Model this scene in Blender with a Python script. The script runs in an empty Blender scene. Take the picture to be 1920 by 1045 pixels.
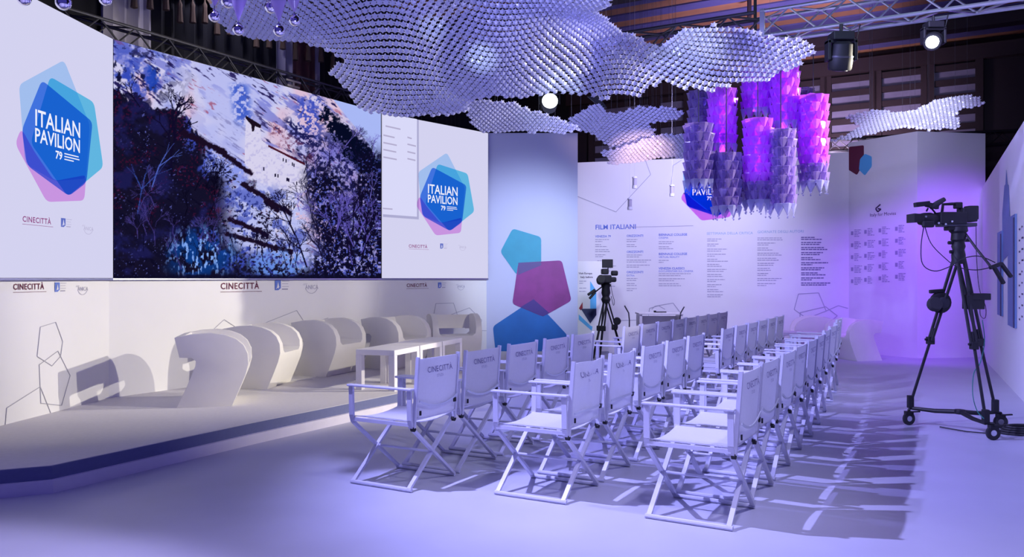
import bpy, bmesh, math, random
import numpy as np
from mathutils import Vector, Matrix
R = math.radians
rnd = random.Random(7)
S = bpy.context.scene
COL = S.collection

# ------------------------------------------------------------------ camera
FPX, EYE = 1520.0, 1.4
cd = bpy.data.cameras.new('camera'); cam = bpy.data.objects.new('camera', cd); COL.objects.link(cam)
cam.location = (0, 0, EYE); cam.rotation_euler = (R(90), 0, 0)
cd.sensor_width = 36; cd.lens = FPX / 1920 * 36; cd.clip_end = 100
S.camera = cam
# ------------------------------------------------------------------ world and exposure
S.view_settings.view_transform = 'Standard'; S.view_settings.look = 'None'
S.view_settings.gamma = 1; S.view_settings.use_curve_mapping = False
S.view_settings.exposure = 0.0
w = bpy.data.worlds.new('world'); S.world = w; w.use_nodes = True
w.node_tree.nodes['Background'].inputs[0].default_value = (.15, .13, .90, 1)
w.node_tree.nodes['Background'].inputs[1].default_value = .28
# ------------------------------------------------------------------ stage lighting and added fills
def lamp(kind, name, loc, aim, power, col, size=.1, angle=60, blend=.6, sy=None):
    d = bpy.data.lights.new(name, kind); d.energy = power; d.color = col
    if kind == 'SPOT':
        d.spot_size = R(angle); d.spot_blend = blend; d.shadow_soft_size = size
    elif kind == 'AREA':
        d.size = size
        if sy: d.shape = 'RECTANGLE'; d.size_y = sy
    else: d.shadow_soft_size = size
    o = bpy.data.objects.new(name, d); COL.objects.link(o); o.location = loc
    v = Vector(aim) - Vector(loc); o.rotation_euler = v.to_track_quat('-Z', 'Y').to_euler()
    return o
lamp('SPOT', 'key_spot', (-2.1, 5.0, 4.5), (3.2, 6.2, 0), 2100, (.42, .42, 1), .04, 92, .75)
lamp('SPOT', 'key_spot', (-1.6, 6.6, 4.5), (3.8, 8.8, 0), 1100, (.34, .33, 1), .05, 84, .6)
lamp('SPOT', 'stage_spot', (7.0, 9.3, 3.95), (-3.2, 9.0, 1.7), 2700, (1, .92, .76), .06, 37, .5)
lamp('SPOT', 'stage_spot', (6.0, 6.6, 4.0), (-3.2, 9.4, 1.8), 1650, (1, .92, .76), .06, 37, .5)
lamp('SPOT', 'stage_spot', (3.0, 5.4, 3.4), (-1.1, 12.3, 1.0), 520, (1, .93, .80), .08, 24, .8)  # unseen lamp added to lift the dark far end of the stage
lamp('SPOT', 'seat_wash', (5.2, 9.0, 4.4), (2.9, 10.2, .5), 230, (.62, .60, 1), .12, 60, .8)  # unseen lamp added to brighten far chairs in the stage-side row
lamp('SPOT', 'floor_wash', (-3.0, 1.0, 5.4), (-3.2, 1.4, 0), 1500, (.56, .52, 1), .12, 62, .2)
lamp('SPOT', 'floor_wash', (.4, 1.0, 5.4), (.4, 1.9, 0), 900, (.56, .52, 1), .25, 70, .5)
lamp('SPOT', 'seat_wash', (2.6, 3.0, 5.0), (.8, 5.8, .3), 420, (.66, .66, 1), .15, 42, .7)
lamp('SPOT', 'aisle_wash', (4.6, 6.2, 4.8), (4.6, 10.6, 0), 90, (.42, .30, 1), .3, 80, .8)
lamp('SPOT', 'left_wash', (-2.4, 4.4, 5.0), (-2.6, 6.6, .1), 150, (.30, .28, 1), .3, 90, .9)
lamp('SPOT', 'nook_spot', (6.6, 10.6, 3.9), (8.1, 14.3, 1.0), 760, (.27, .05, 1), .2, 62, .7)
lamp('SPOT', 'nook_spot', (5.0, 12.2, 3.9), (6.4, 15.0, .5), 300, (.30, .10, 1), .2, 60, .7)
lamp('SPOT', 'board_wash', (3.2, 11.6, 4.5), (3.0, 16.4, 2.2), 1250, (.62, .58, 1), .3, 75, .9)
lamp('SPOT', 'panel_wash', (.9, 10.2, 2.7), (.3, 13.7, 1.8), 560, (.74, .82, 1), .15, 58, 1)
lamp('SPOT', 'corner_wash', (5.2, 10.8, 3.3), (7.3, 14.3, 3.3), 110, (.62, .60, 1), .15, 42, .8)
lamp('SPOT', 'side_wash', (3.4, 6.4, 4.2), (7.0, 11.0, 1.4), 260, (.58, .54, 1), .2, 62, .8)
lamp('SPOT', 'side_wash', (2.6, 3.4, 4.6), (6.4, 9.4, 1.2), 90, (.44, .40, 1), .2, 60, .8)
lamp('SPOT', 'roof_uplight', (4.8, 13.2, 4.0), (4.8, 14.9, 6.3), 520, (.74, .58, 1), .3, 92, .6)
lamp('SPOT', 'roof_uplight', (6.3, 16.0, 3.7), (7.4, 18.0, 5.0), 420, (.85, .66, 1), .3, 120, .8)
lamp('SPOT', 'truss_fill', (3.0, 6.6, 5.2), (4.0, 8.4, 4.2), 160, (.55, .72, 1), .1, 100, .8)  # unseen lamp added so the truss metal reads bright
lamp('SPOT', 'drape_fill', (-3.6, 10.6, 5.6), (-5.0, 11.6, 4.6), 60, (.8, .76, 1), .2, 150, .8)  # dim unseen fill added to lift the curtains
lamp('SPOT', 'cloud_light', (-.2, 5.4, 2.75), (-.28, 7.7, 3.5), 190, (.80, 1, .94), .03, 9, 1)
lamp('SPOT', 'cloud_light', (-.6, 5.4, 2.75), (-.75, 7.6, 3.75), 110, (.80, 1, .94), .03, 8, 1)
lamp('SPOT', 'cloud_light', (.6, 5.4, 2.7), (.48, 8.1, 3.25), 210, (.80, 1, .94), .05, 13, 1)
lamp('SPOT', 'cloud_light', (1.9, 5.6, 2.9), (1.75, 7.9, 3.6), 200, (.84, .97, 1), .05, 20, 1)
lamp('SPOT', 'cloud_wash', (0, 3.2, 1.9), (-.3, 7.8, 3.6), 300, (.46, .48, 1), .3, 75, .9)
lamp('SPOT', 'cloud_wash', (1.2, 8.8, 2.0), (1.2, 10.6, 3.2), 90, (.50, .52, 1), .2, 80, .9)
lamp('SPOT', 'cloud_light', (1.7, 9.4, 2.4), (1.75, 11.0, 3.1), 300, (1, .62, .45), .05, 34, 1)
lamp('SPOT', 'cloud_light', (5.2, 9.0, 2.6), (5.4, 11.4, 3.6), 300, (.70, .70, 1), .05, 50, 1)

# ------------------------------------------------------------------ materials
def mat(name, col, rough=.6, metal=0, noise=.04, nscale=8, emit=None, bump=0, spec=None, sheen=None, transl=0):
    m = bpy.data.materials.new(name); m.use_nodes = True; nt = m.node_tree; b = nt.nodes['Principled BSDF']
    b.inputs['Roughness'].default_value = rough; b.inputs['Metallic'].default_value = metal
    if spec is not None: b.inputs['Specular IOR Level'].default_value = spec
    if noise:
        tc = nt.nodes.new('ShaderNodeTexCoord'); n = nt.nodes.new('ShaderNodeTexNoise'); n.inputs['Scale'].default_value = nscale
        n.inputs['Detail'].default_value = 4
        nt.links.new(tc.outputs['Object'], n.inputs['Vector'])
        mx = nt.nodes.new('ShaderNodeMix'); mx.data_type = 'RGBA'
        mx.inputs[6].default_value = tuple(c * (1 - noise * 2) for c in col) + (1,)
        mx.inputs[7].default_value = tuple(min(1, c * (1 + noise)) for c in col) + (1,)
        nt.links.new(n.outputs['Fac'], mx.inputs[0]); nt.links.new(mx.outputs[2], b.inputs['Base Color'])
        if bump:
            bp = nt.nodes.new('ShaderNodeBump'); bp.inputs['Strength'].default_value = bump; bp.inputs['Distance'].default_value = .01
            nt.links.new(n.outputs['Fac'], bp.inputs['Height']); nt.links.new(bp.outputs['Normal'], b.inputs['Normal'])
    else: b.inputs['Base Color'].default_value = tuple(col) + (1,)
    if emit:
        b.inputs['Emission Color'].default_value = tuple(emit[:3]) + (1,); b.inputs['Emission Strength'].default_value = emit[3]
    if transl:
        out = nt.nodes['Material Output']; t = nt.nodes.new('ShaderNodeBsdfTranslucent'); t.inputs[0].default_value = tuple(col) + (1,)
        ms = nt.nodes.new('ShaderNodeMixShader'); ms.inputs[0].default_value = transl
        nt.links.new(b.outputs[0], ms.inputs[1]); nt.links.new(t.outputs[0], ms.inputs[2]); nt.links.new(ms.outputs[0], out.inputs[0])
    return m
def emis(name, col, st=1.0):
    m = bpy.data.materials.new(name); m.use_nodes = True; nt = m.node_tree; nt.nodes.remove(nt.nodes['Principled BSDF'])
    e = nt.nodes.new('ShaderNodeEmission'); e.inputs[0].default_value = tuple(col) + (1,); e.inputs[1].default_value = st
    nt.links.new(e.outputs[0], nt.nodes['Material Output'].inputs[0]); return m
def tint(name, col):          # a coat of translucent ink
    m = bpy.data.materials.new(name); m.use_nodes = True; nt = m.node_tree; nt.nodes.remove(nt.nodes['Principled BSDF'])
    e = nt.nodes.new('ShaderNodeBsdfTransparent'); e.inputs[0].default_value = tuple(col) + (1,)
    nt.links.new(e.outputs[0], nt.nodes['Material Output'].inputs[0]); return m
def glassy(name, col, clear=.45, rough=.12, glow=None):
    m = bpy.data.materials.new(name); m.use_nodes = True; nt = m.node_tree; b = nt.nodes['Principled BSDF']
    b.inputs['Base Color'].default_value = tuple(col) + (1,); b.inputs['Roughness'].default_value = rough
    b.inputs['Specular IOR Level'].default_value = .9
    tr = nt.nodes.new('ShaderNodeBsdfTransparent'); tr.inputs[0].default_value = tuple(min(1, .35 + c * .7) for c in col) + (1,)
    tl = nt.nodes.new('ShaderNodeBsdfTranslucent'); tl.inputs[0].default_value = tuple(col) + (1,)
    lw = nt.nodes.new('ShaderNodeLayerWeight'); lw.inputs[0].default_value = .35
    mr = nt.nodes.new('ShaderNodeMapRange'); mr.inputs[3].default_value = clear; mr.inputs[4].default_value = .05
    nt.links.new(lw.outputs['Facing'], mr.inputs[0])
    m1 = nt.nodes.new('ShaderNodeMixShader'); m1.inputs[0].default_value = .5
    nt.links.new(b.outputs[0], m1.inputs[1]); nt.links.new(tl.outputs[0], m1.inputs[2])
    m2 = nt.nodes.new('ShaderNodeMixShader'); nt.links.new(mr.outputs[0], m2.inputs[0])
    nt.links.new(m1.outputs[0], m2.inputs[1]); nt.links.new(tr.outputs[0], m2.inputs[2])
    nt.links.new(m2.outputs[0], nt.nodes['Material Output'].inputs[0]); return m
M = dict(
    floor=mat('floor_vinyl', (.50, .50, .60), .42, noise=.07, nscale=1.7, spec=.35),
    stage=mat('stage_carpet', (.66, .64, .66), .85, noise=.05, nscale=30),
    riser=mat('riser_carpet', (.15, .17, .32), .9, noise=.06, nscale=30),
    plinth=mat('plinth_paint', (.80, .76, .84), .55),
    wall=mat('matt_white_board', (.80, .80, .82), .75, noise=.015, nscale=3),
    bluewall=mat('lilac_board', (.52, .56, .80), .7, noise=.03, nscale=1),
    frame=mat('white_painted_aluminium', (.60, .60, .70), .32, noise=.02),
    canvas=mat('white_canvas', (.78, .78, .82), .85, noise=.04, nscale=60, transl=.4),
    hem=mat('canvas_hem', (.62, .64, .74), .85),
    black=mat('matt_black', (.006, .006, .009), .6, noise=.03),
    rubber=mat('black_rubber', (.02, .02, .025), .7),
    steel=mat('bright_aluminium', (.62, .64, .70), .28, metal=.9),
    dsteel=mat('dark_steel', (.07, .07, .085), .45, metal=.5),
    plastic=mat('white_moulded_plastic', (.83, .81, .76), .45, noise=.02),
    table=mat('white_lacquer', (.80, .78, .80), .35, noise=.02),
    drape=mat('black_drape', (.006, .006, .012), .95),
    curtain=mat('grey_curtain', (.34, .32, .42), .9),
    rcurtain=mat('brown_curtain', (.10, .035, .04), .9),
    gold=mat('old_gold_fabric', (.11, .07, .05), .8),
    maroon=mat('dark_panelling', (.022, .010, .016), .7),
    plank=mat('brown_plank', (.40, .18, .09), .6, noise=.2, nscale=3),
    plankb=mat('grey_plank', (.11, .10, .27), .6, noise=.15, nscale=3),
    beam=mat('dark_beam', (.035, .018, .022), .7),
    shutter=mat('pale_shutter', (.26, .23, .34), .6, noise=.25, nscale=2),
    ink=mat('dark_ink', (.05, .03, .08), .7, noise=0),
    maroonink=mat('maroon_ink', (.13, .015, .05), .7, noise=0),
    greyink=mat('grey_ink', (.36, .35, .46), .7, noise=0),
    blueink=mat('blue_ink', (.12, .20, .62), .7, noise=0),
    tealink=mat('pale_teal_ink', (.30, .46, .60), .7, noise=0),
    chairink=mat('faded_violet_ink', (.17, .15, .30), .7, noise=0),
    lineink=mat('pencil_grey_ink', (.42, .42, .50), .7, noise=0),
    whiteink=mat('white_ink', (.85, .85, .9), .7, noise=0),
    red=mat('red_ink', (.30, .01, .03), .6, noise=0),
    navy=mat('navy_ink', (.02, .03, .10), .6, noise=0),
    skyink=mat('sky_blue_ink', (.10, .45, .80), .6, noise=0),
    recess=mat('blue_recess', (.12, .20, .42), .6),
    cloudw=mat('frosted_flower_plastic', (.64, .66, .92), .28, noise=0, transl=.42, spec=.8),
    cloudc=mat('clear_flower_plastic', (.88, .90, 1), .18, noise=0, transl=.35, spec=1),
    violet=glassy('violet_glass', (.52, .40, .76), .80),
    violetlit=glassy('lamplit_violet_glass', (.74, .22, .95), .5),  # same violet glass with the lamp tubes' glow put into its colour
    clearg=glassy('clear_glass', (.62, .62, .85), .7, .05),
    chrome=mat('mirror_glass', (.85, .82, .95), .06, metal=1, noise=0),
    petal=glassy('lilac_glass', (.62, .50, .85), .30, .1),
    wire=mat('thin_steel_wire', (.10, .10, .12), .5),
    green=mat('green_cable', (.02, .20, .16), .5),
    lcdw=emis('screen_white', (.655, .645, .87), 1),
    lcdw2=emis('screen_white_window', (.62, .62, .84), 1.12),
    lcdink=emis('screen_text', (.45, .42, .62), 1),
    lcdm=emis('screen_maroon', (.28, .06, .22), 1),
    lcdb=emis('screen_blue', (.12, .16, .55), 1),
    lcdt=emis('screen_text_white', (.85, .87, 1), 1),
    tube=emis('violet_lamp_tube', (.55, .035, 1.0), 4),
    lens=emis('lamp_lens', (.80, .88, 1), 9),
    t_sky=tint('ink_sky', (.55, .80, .98)), t_cyan=tint('ink_cyan', (.18, .72, .86)),
    t_blue=tint('ink_periwinkle', (.15, .33, .86)), t_pink=tint('ink_pink', (.88, .46, .86)),
)
t_in = dict(teal=mat('teal_print', (.03, .34, .52), .6, noise=.12, nscale=3), mag=mat('magenta_print', (.26, .035, .27), .6, noise=.25, nscale=3),
            blu=mat('blue_print', (.01, .14, .50), .6, noise=.15, nscale=3), dk=mat('plum_print', (.10, .07, .26), .6), dk2=mat('indigo_print', (.06, .03, .24), .6))

# ------------------------------------------------------------------ helpers
def tagit(o, label=None, cat=None, group=None, kind=None):
    if label: o['label'] = label
    if cat: o['category'] = cat
    if group: o['group'] = group
    if kind: o['kind'] = kind
    return o
class MB:
    def __init__(s): s.v = []; s.f = []
    def add(s, vs, fs):
        k = len(s.v); s.v += [tuple(p) for p in vs]; s.f += [tuple(i + k for i in f) for f in fs]; return s
    def box(s, c, size, rot=None):
        x, y, z = (q / 2 for q in size); vs = [Vector((a * x, b * y, d * z)) for a in (-1, 1) for b in (-1, 1) for d in (-1, 1)]
        if rot: vs = [rot @ p for p in vs]
        c = Vector(c)
        return s.add([p + c for p in vs], [(0, 1, 3, 2), (4, 6, 7, 5), (0, 4, 5, 1), (2, 3, 7, 6), (0, 2, 6, 4), (1, 5, 7, 3)])
    def bar(s, a, b, w_, h_=None, up=(0, 0, 1)):
        a, b = Vector(a), Vector(b); d = b - a; L = d.length; d.normalize(); up = Vector(up)
        if abs(d.dot(up)) > .98: up = Vector((1, 0, 0))
        r = d.cross(up).normalized(); u = r.cross(d); m = Matrix((d, r, u)).transposed()
        return s.box((a + b) / 2, (L, w_, h_ or w_), m)
    def tube(s, pts, r, n=8, cap=True):
        pts = [Vector(p) for p in pts]; rs = r if isinstance(r, (list, tuple)) else [r] * len(pts); vs = []; fs = []; pr = None
        for i, p in enumerate(pts):
            d = (pts[min(i + 1, len(pts) - 1)] - pts[max(i - 1, 0)]).normalized()
            if pr is None:
                pr = d.cross(Vector((0, 0, 1)))
                if pr.length < .05: pr = d.cross(Vector((1, 0, 0)))
            pr = (pr - d * pr.dot(d)).normalized(); q = d.cross(pr)
            for k in range(n):
                t = 2 * math.pi * k / n; vs.append(p + (pr * math.cos(t) + q * math.sin(t)) * rs[i])
        for i in range(len(pts) - 1):
            for k in range(n):
                a = i * n + k; b = i * n + (k + 1) % n; fs.append((a, b, b + n, a + n))
        if cap: fs.append(tuple(range(n - 1, -1, -1))); fs.append(tuple(range(len(vs) - n, len(vs))))
        return s.add(vs, fs)
    def lathe(s, prof, n=16, c=(0, 0, 0), rot=None):
        c = Vector(c); vs = []; fs = []
        for r, z in prof:
            for k in range(n):
                t = 2 * math.pi * k / n; p = Vector((r * math.cos(t), r * math.sin(t), z)); vs.append((rot @ p if rot else p) + c)
        for i in range(len(prof) - 1):
            for k in range(n): a = i * n + k; b = i * n + (k + 1) % n; fs.append((a, b, b + n, a + n))
        fs.append(tuple(range(n - 1, -1, -1))); fs.append(tuple(range(len(vs) - n, len(vs))))
        return s.add(vs, fs)
    def prism(s, bottom, top):
        n = len(bottom); return s.add(list(bottom) + list(top), [tuple(range(n - 1, -1, -1)), tuple(range(n, 2 * n))] + [(i, (i + 1) % n, n + (i + 1) % n, n + i) for i in range(n)])
    def build(s, name, m, parent=None, smooth=False, bevel=0, loc=None):
        me = bpy.data.meshes.new(name); me.from_pydata([tuple(p) for p in s.v], [], s.f); me.update()
        bm = bmesh.new(); bm.from_mesh(me); bmesh.ops.recalc_face_normals(bm, faces=bm.faces)
        bm.to_mesh(me); bm.free()
        me.materials.append(m); o = bpy.data.objects.new(name, me); COL.objects.link(o)
        if parent: o.parent = parent
        if loc: o.location = loc
        if smooth:
            me.polygons.foreach_set('use_smooth', [True] * len(me.polygons))
            me.set_sharp_from_angle(angle=R(40))
        if bevel:
            b = o.modifiers.new('b', 'BEVEL'); b.width = bevel; b.segments = 2; b.limit_method = 'ANGLE'
        return o
def empty(name, loc, label, cat, group=None, rz=0):
    o = bpy.data.objects.new(name, None); COL.objects.link(o); o.location = loc; o.rotation_euler = (0, 0, rz); o.empty_display_size = .1
    return tagit(o, label, cat, group)
def at(px, py, Y): return Vector(((px - 960) / FPX * Y, Y, EYE - (py - 522) / FPX * Y))
def struct(o): o['kind'] = 'structure'; return o
_tc = {}
def text_mesh(s, size=1.0, m=None, bold=0, thick=0, align='LEFT', space=1.0):
    k = (s, size, m.name, bold, align, thick, space)
    if k in _tc: return _tc[k]
    c = bpy.data.curves.new('lettering', 'FONT'); c.body = s; c.size = size; c.offset = bold; c.resolution_u = 2; c.align_x = align; c.extrude = thick; c.space_character = space
    o = bpy.data.objects.new('t', c); COL.objects.link(o); me = bpy.data.meshes.new_from_object(o)
    bpy.data.objects.remove(o); me.materials.clear(); me.materials.append(m); me.name = 'lettering'; _tc[k] = me; return me
class Plane:
    """a vertical board running from p0 to p1 (left to right as seen); s runs along it, z up"""
    def __init__(s, p0, p1):
        s.p0 = Vector((p0[0], p0[1], 0)); d = Vector((p1[0], p1[1], 0)) - s.p0; s.L = d.length; s.d = d.normalized(); s.n = Vector((s.d.y, -s.d.x, 0))
    def P(s, a, z, off=0): return s.p0 + s.d * a + s.n * off + Vector((0, 0, z))
    def hit(s, px, py):
        k = (px - 960) / FPX; a = (k * s.p0.y - s.p0.x) / (s.d.x - k * s.d.y); Y = s.p0.y + s.d.y * a
        return a, EYE - (py - 522) / FPX * Y
    def mtx(s, a, z, off):
        m = Matrix((s.d, Vector((0, 0, 1)), s.n)).transposed().to_4x4(); m.translation = s.P(a, z, off); return m
    def slab(s, name, m, z0, z1, th=.06, off=0, a0=0, a1=None, parent=None):
        a1 = s.L if a1 is None else a1
        b = [s.P(a0, z0, off), s.P(a1, z0, off), s.P(a1, z0, off - th), s.P(a0, z0, off - th)]
        return MB().prism(b, [p + Vector((0, 0, z1 - z0)) for p in b]).build(name, m, parent)
    def text(s, body, px, py, size, m, parent, off=.006, bold=0, align='LEFT', name='lettering', space=1.0):
        a, z = s.hit(px, py); o = bpy.data.objects.new(name, text_mesh(body, size, m, bold, align=align, space=space)); COL.objects.link(o)
        o.parent = parent; o.matrix_world = s.mtx(a, z, off); return o
    def poly(s, pts, m, parent, off, name='printed_shape', th=.002, rnd_=0, raw=False):
        q = pts if raw else [s.hit(*p) for p in pts]
        if rnd_: q = rounded(q, rnd_)
        return MB().prism([s.P(a, z, off) for a, z in q], [s.P(a, z, off + th) for a, z in q]).build(name, m, parent)
def rounded(q, r, k=4):
    out = []; n = len(q)
    for i in range(n):
        p, a, b = Vector(q[i]), Vector(q[i - 1]), Vector(q[(i + 1) % n]); u = (a - p); v = (b - p); rr = min(r, u.length * .4, v.length * .4)
        u = p + u.normalized() * rr; v = p + v.normalized() * rr
        for j in range(k + 1):
            t = j / k; out.append(tuple((1 - t) ** 2 * u + 2 * t * (1 - t) * p + t * t * v))
    return out
def line_net(pl, polys, m, parent, off=.004, w_=.008, name='outline_drawing'):
    mb = MB()
    for poly in polys:
        q = [pl.hit(*p) for p in poly]
        for (a, z), (b, y) in zip(q, q[1:]): mb.bar(pl.P(a, z, off), pl.P(b, y, off), w_, .003, up=pl.n)
    return mb.build(name, m, parent)
U = Vector((-.87, .49, 0)).normalized(); V = Vector((.49, .87, 0)).normalized()

# ================================================================== SETTING
MB().add([(-14, -4, 0), (16, -4, 0), (16, 30, 0), (-14, 30, 0), (-14, -4, -.1), (16, -4, -.1), (16, 30, -.1), (-14, 30, -.1)],
         [(0, 1, 2, 3), (7, 6, 5, 4), (0, 4, 5, 1), (1, 5, 6, 2), (2, 6, 7, 3), (3, 7, 4, 0)]).build('floor', M['floor'])['kind'] = 'structure'
# stage: white plinth under a carpeted deck
ST = .17
edge = [(-5.2, 4.25), (-2.99, 5.28), (-2.17, 6.86), (.72, 11.98), (1.02, 13.62)]
back = [(-.43, 13.66), (-1.99, 11.98), (-4.15, 8.31), (-4.42, 4.9), (-5.2, 4.9)]
def inset(pts, d):
    out = []
    for i, p in enumerate(pts):
        a = Vector(pts[max(i - 1, 0)]); b = Vector(pts[min(i + 1, len(pts) - 1)]); t = (b - a).normalized(); out.append((p[0] - t.y * d, p[1] + t.x * d))
    return out
def plate(pts, z0, z1): return MB().prism([(x, y, z0) for x, y in pts], [(x, y, z1) for x, y in pts])
stage = struct(plate(edge + back, 0, .085).build('stage_floor', M['plinth']))
deck = plate(inset(edge, .035) + back, .085, ST).build('riser', M['riser'], stage)
top = plate(inset(edge, .045) + back, ST, ST + .004).build('carpet_top', M['stage'], stage)
ST += .004
# left curved wall (three facets) below the screens
PL = [Plane((-4.45, 4.3), (-4.13, 8.31)), Plane((-4.13, 8.31), (-1.97, 12.0)), Plane((-1.97, 12.0), (-.43, 13.7))]
wall_left = struct(PL[0].slab('wall_left', M['wall'], 0, 3.8))
wall_stage = struct(PL[1].slab('wall_left', M['wall'], 0, 3.8)); wall_stage2 = struct(PL[2].slab('wall_left', M['wall'], 0, 3.8))
for p, wl in zip(PL, (wall_left, wall_stage, wall_stage2)): p.slab('ledge', M['steel'], 1.385, 1.402, .02, .05, parent=wl)
PB = Plane((-.43, 13.7), (1.11, 13.7)); wall_blue = struct(PB.slab('wall_center', M['bluewall'], 0, 3.86, .08))
PF = Plane((.7, 16.95), (6.39, 15.38)); wall_film = struct(PF.slab('wall_back', M['wall'], 0, 3.8, .08))
PK = Plane((6.39, 15.4), (7.1, 14.2)); wall_kiosk = struct(PK.slab('wall_back', M['wall'], 0, 3.98, .08))
PC = Plane((7.1, 14.2), (8.42, 14.42)); wall_corner = struct(PC.slab('wall_back', M['wall'], 0, 3.98, .08))
PR = Plane((8.45, 14.6), (4.4, 6.33))
b0 = []
q = [(0, 3.02), (.9, 3.03), (2.4, 3.08), (4.5, 3.14), (6.6, 3.2), (PR.L, 3.25)]
fr = [PR.P(0, 0), PR.P(PR.L, 0)] + [PR.P(a, z) for a, z in reversed(q)]
wall_right = struct(MB().prism(fr, [p - PR.n * .08 for p in fr]).build('wall_right', M['wall']))
# hall shell
HW = Plane((-8, 26.4), (10.5, 16)); HWd = (Vector((10.5, 16, 0)) - Vector((-8, 26.4, 0))).normalized()
hall = struct(HW.slab('wall_back', M['maroon'], 0, 6.5, .2, a1=HW.L + 5))
HL = Plane((-5.6 - .49 * 12, 8.5 - .87 * 12), (-5.6 + .49 * 20, 8.5 + .87 * 20))
hl = struct(HL.slab('wall_left', M['drape'], 0, 6.5, .2))
HR = Plane((14.8, 17.4), (6.2, 2.2)); hr = struct(HR.slab('wall_right', M['maroon'], 0, 6.5, .2))
# ceiling of alternating planks along U, seen upper right
CZ = 6.3
ceil = struct(MB().prism([tuple(Vector((x, y, CZ + .1))) for x, y in ((-14, 2), (16, 2), (16, 30), (-14, 30))], [tuple(Vector((x, y, CZ + .2))) for x, y in ((-14, 2), (16, 2), (16, 30), (-14, 30))]).build('ceiling', M['beam']))
org = Vector((4.0, 14.5, CZ))
for i in range(-12, 14):
    c = org + V * (i * .36); m = (M['plank'], M['plankb'])[i % 2]; dz = .0 if i % 2 else .02
    if i in (-5, 8): continue
    MB().bar(c - U * 9 + Vector((0, 0, dz)), c + U * 9 + Vector((0, 0, dz)), .34, .05).build('plank', m, ceil)
for i in (-5, 8):
    c = org + V * (i * .36) - Vector((0, 0, .12)); MB().bar(c - U * 9, c + U * 9, .30, .20).build('beam', M['beam'], ceil)
MB().bar(at(1405, -60, 14.2), at(1405, 32, 14.2), .06, .06).build('hanger', M['beam'], ceil)
# shuttered clerestory windows in the far wall
wn = 0
for (x0, x1, yt, yb) in ((1112, 1225, 196, 300), (1235, 1290, 190, 300), (1488, 1546, 152, 280), (1554, 1638, 143, 282), (1647, 1734, 130, 284), (1745, 1836, 108, 286), (1845, 1915, 100, 250)):
    if wn == 6: break
    wn += 1
    a0, zt = HW.hit(x0, yt); a1, _ = HW.hit(x1, yt); zb = 3.3; zt = 5.75
    wnd = struct(HW.slab('window_%d' % wn, M['shutter'], zb, zt, .03, .03, a0=a0, a1=a1))
    for k in range(9):
        z = zb + (zt - zb) * k / 8.0
        HW.slab('slat', M['beam'], z - .06, z + .06, .08, .11, a0=a0, a1=a1, parent=wnd)
    for a in (a0, a1): HW.slab('window_frame', M['beam'], zb, zt + .1, .12, .14, a0=a - .07, a1=a + .07, parent=wnd)
trim = struct(HW.slab('trim_1', M['beam'], 5.85, 6.15, .15, .2, a1=HW.L + 4))
for i in range(14):       # ledge brackets under the cornice
    pass

# curtains on the left hall wall
def pleated(pl, x0, x1, z0, z1, m, name, label, group=None):
    a0, _ = pl.hit(x0, 200); a1, _ = pl.hit(x1, 200); n = max(6, int((a1 - a0) / .05)); fr = []; bk = []
    for i in range(n + 1):
        a = a0 + (a1 - a0) * i / n; o = .10 + .03 * math.sin(a * 38) + .012 * math.sin(a * 91)
        fr.append((a, o))
    mb = MB(); vs = []; fs = []
    for a, o in fr: vs += [pl.P(a, z0, o), pl.P(a, z1, o), pl.P(a, z0, o - .04), pl.P(a, z1, o - .04)]
    for i in range(n):
        k = i * 4; fs += [(k, k + 4, k + 5, k + 1), (k + 2, k + 3, k + 7, k + 6), (k + 1, k + 5, k + 7, k + 3), (k, k + 2, k + 6, k + 4)]
    fs += [(0, 1, 3, 2), (4 * n, 4 * n + 2, 4 * n + 3, 4 * n + 1)]
    o = mb.add(vs, fs).build(name, m, smooth=True); return tagit(o, label, 'curtain', group)
pleated(HL, 185, 229, .1, 5.6, M['curtain'], 'curtain', 'grey curtain panel at far left, left of the seam', 'grey curtains behind the screens')
pleated(HL, 231, 275, .1, 5.6, M['curtain'], 'curtain', 'grey curtain panel right of the seam, beside black drape', 'grey curtains behind the screens')
pleated(HL, 276, 507, .1, 5.6, M['drape'], 'curtain', 'wide black drape with fringed valance above the big screen')
pleated(HL, 508, 537, .1, 5.6, M['curtain'], 'curtain', 'narrow grey curtain left of the brown curtain', 'grey curtains behind the screens')
pleated(HL, 538, 580, .1, 5.6, M['rcurtain'], 'curtain', 'dark brown curtain between two narrow grey ones')
pleated(HL, 581, 592, .1, 5.6, M['curtain'], 'curtain', 'thinnest grey curtain strip right of brown curtain', 'grey curtains behind the screens')
pleated(HL, 593, 900, .1, 5.6, M['drape'], 'curtain', 'black drape behind the right end of the truss')
vroot = empty('valance', HL.P(14, 5.4, .2), 'scalloped old gold valance with hanging tassels above the drapes', 'valance')
for i, x in enumerate([232, 262, 292, 318, 342, 365, 388, 412, 438, 462, 486, 512, 536, 560, 584, 606, 626, 644]):
    a, _ = HL.hit(x, 100); hw = .28 if i < 4 else .26
    z = 5.0 + .05 * ((i * 7) % 3)
    pts = [(a - hw, 5.9), (a - hw, z + .28), (a - hw * .6, z + .12), (a, z), (a + hw * .6, z + .12), (a + hw, z + .28), (a + hw, 5.9)]
    o = MB().prism([HL.P(s, t, .17 + .01 * (i % 2)) for s, t in pts], [HL.P(s, t, .19 + .01 * (i % 2)) for s, t in pts]).build('swag', M['gold'], vroot); o.matrix_parent_inverse = Matrix.Translation(-vroot.location)
    c = HL.P(a, z, .2)
    o = MB().lathe([(.008, 0), (.02, -.04), (.035, -.07), (.03, -.11), (.045, -.30), (.02, -.31)], 8, c).build('tassel', M['gold'], vroot, True); o.matrix_parent_inverse = Matrix.Translation(-vroot.location)

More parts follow.
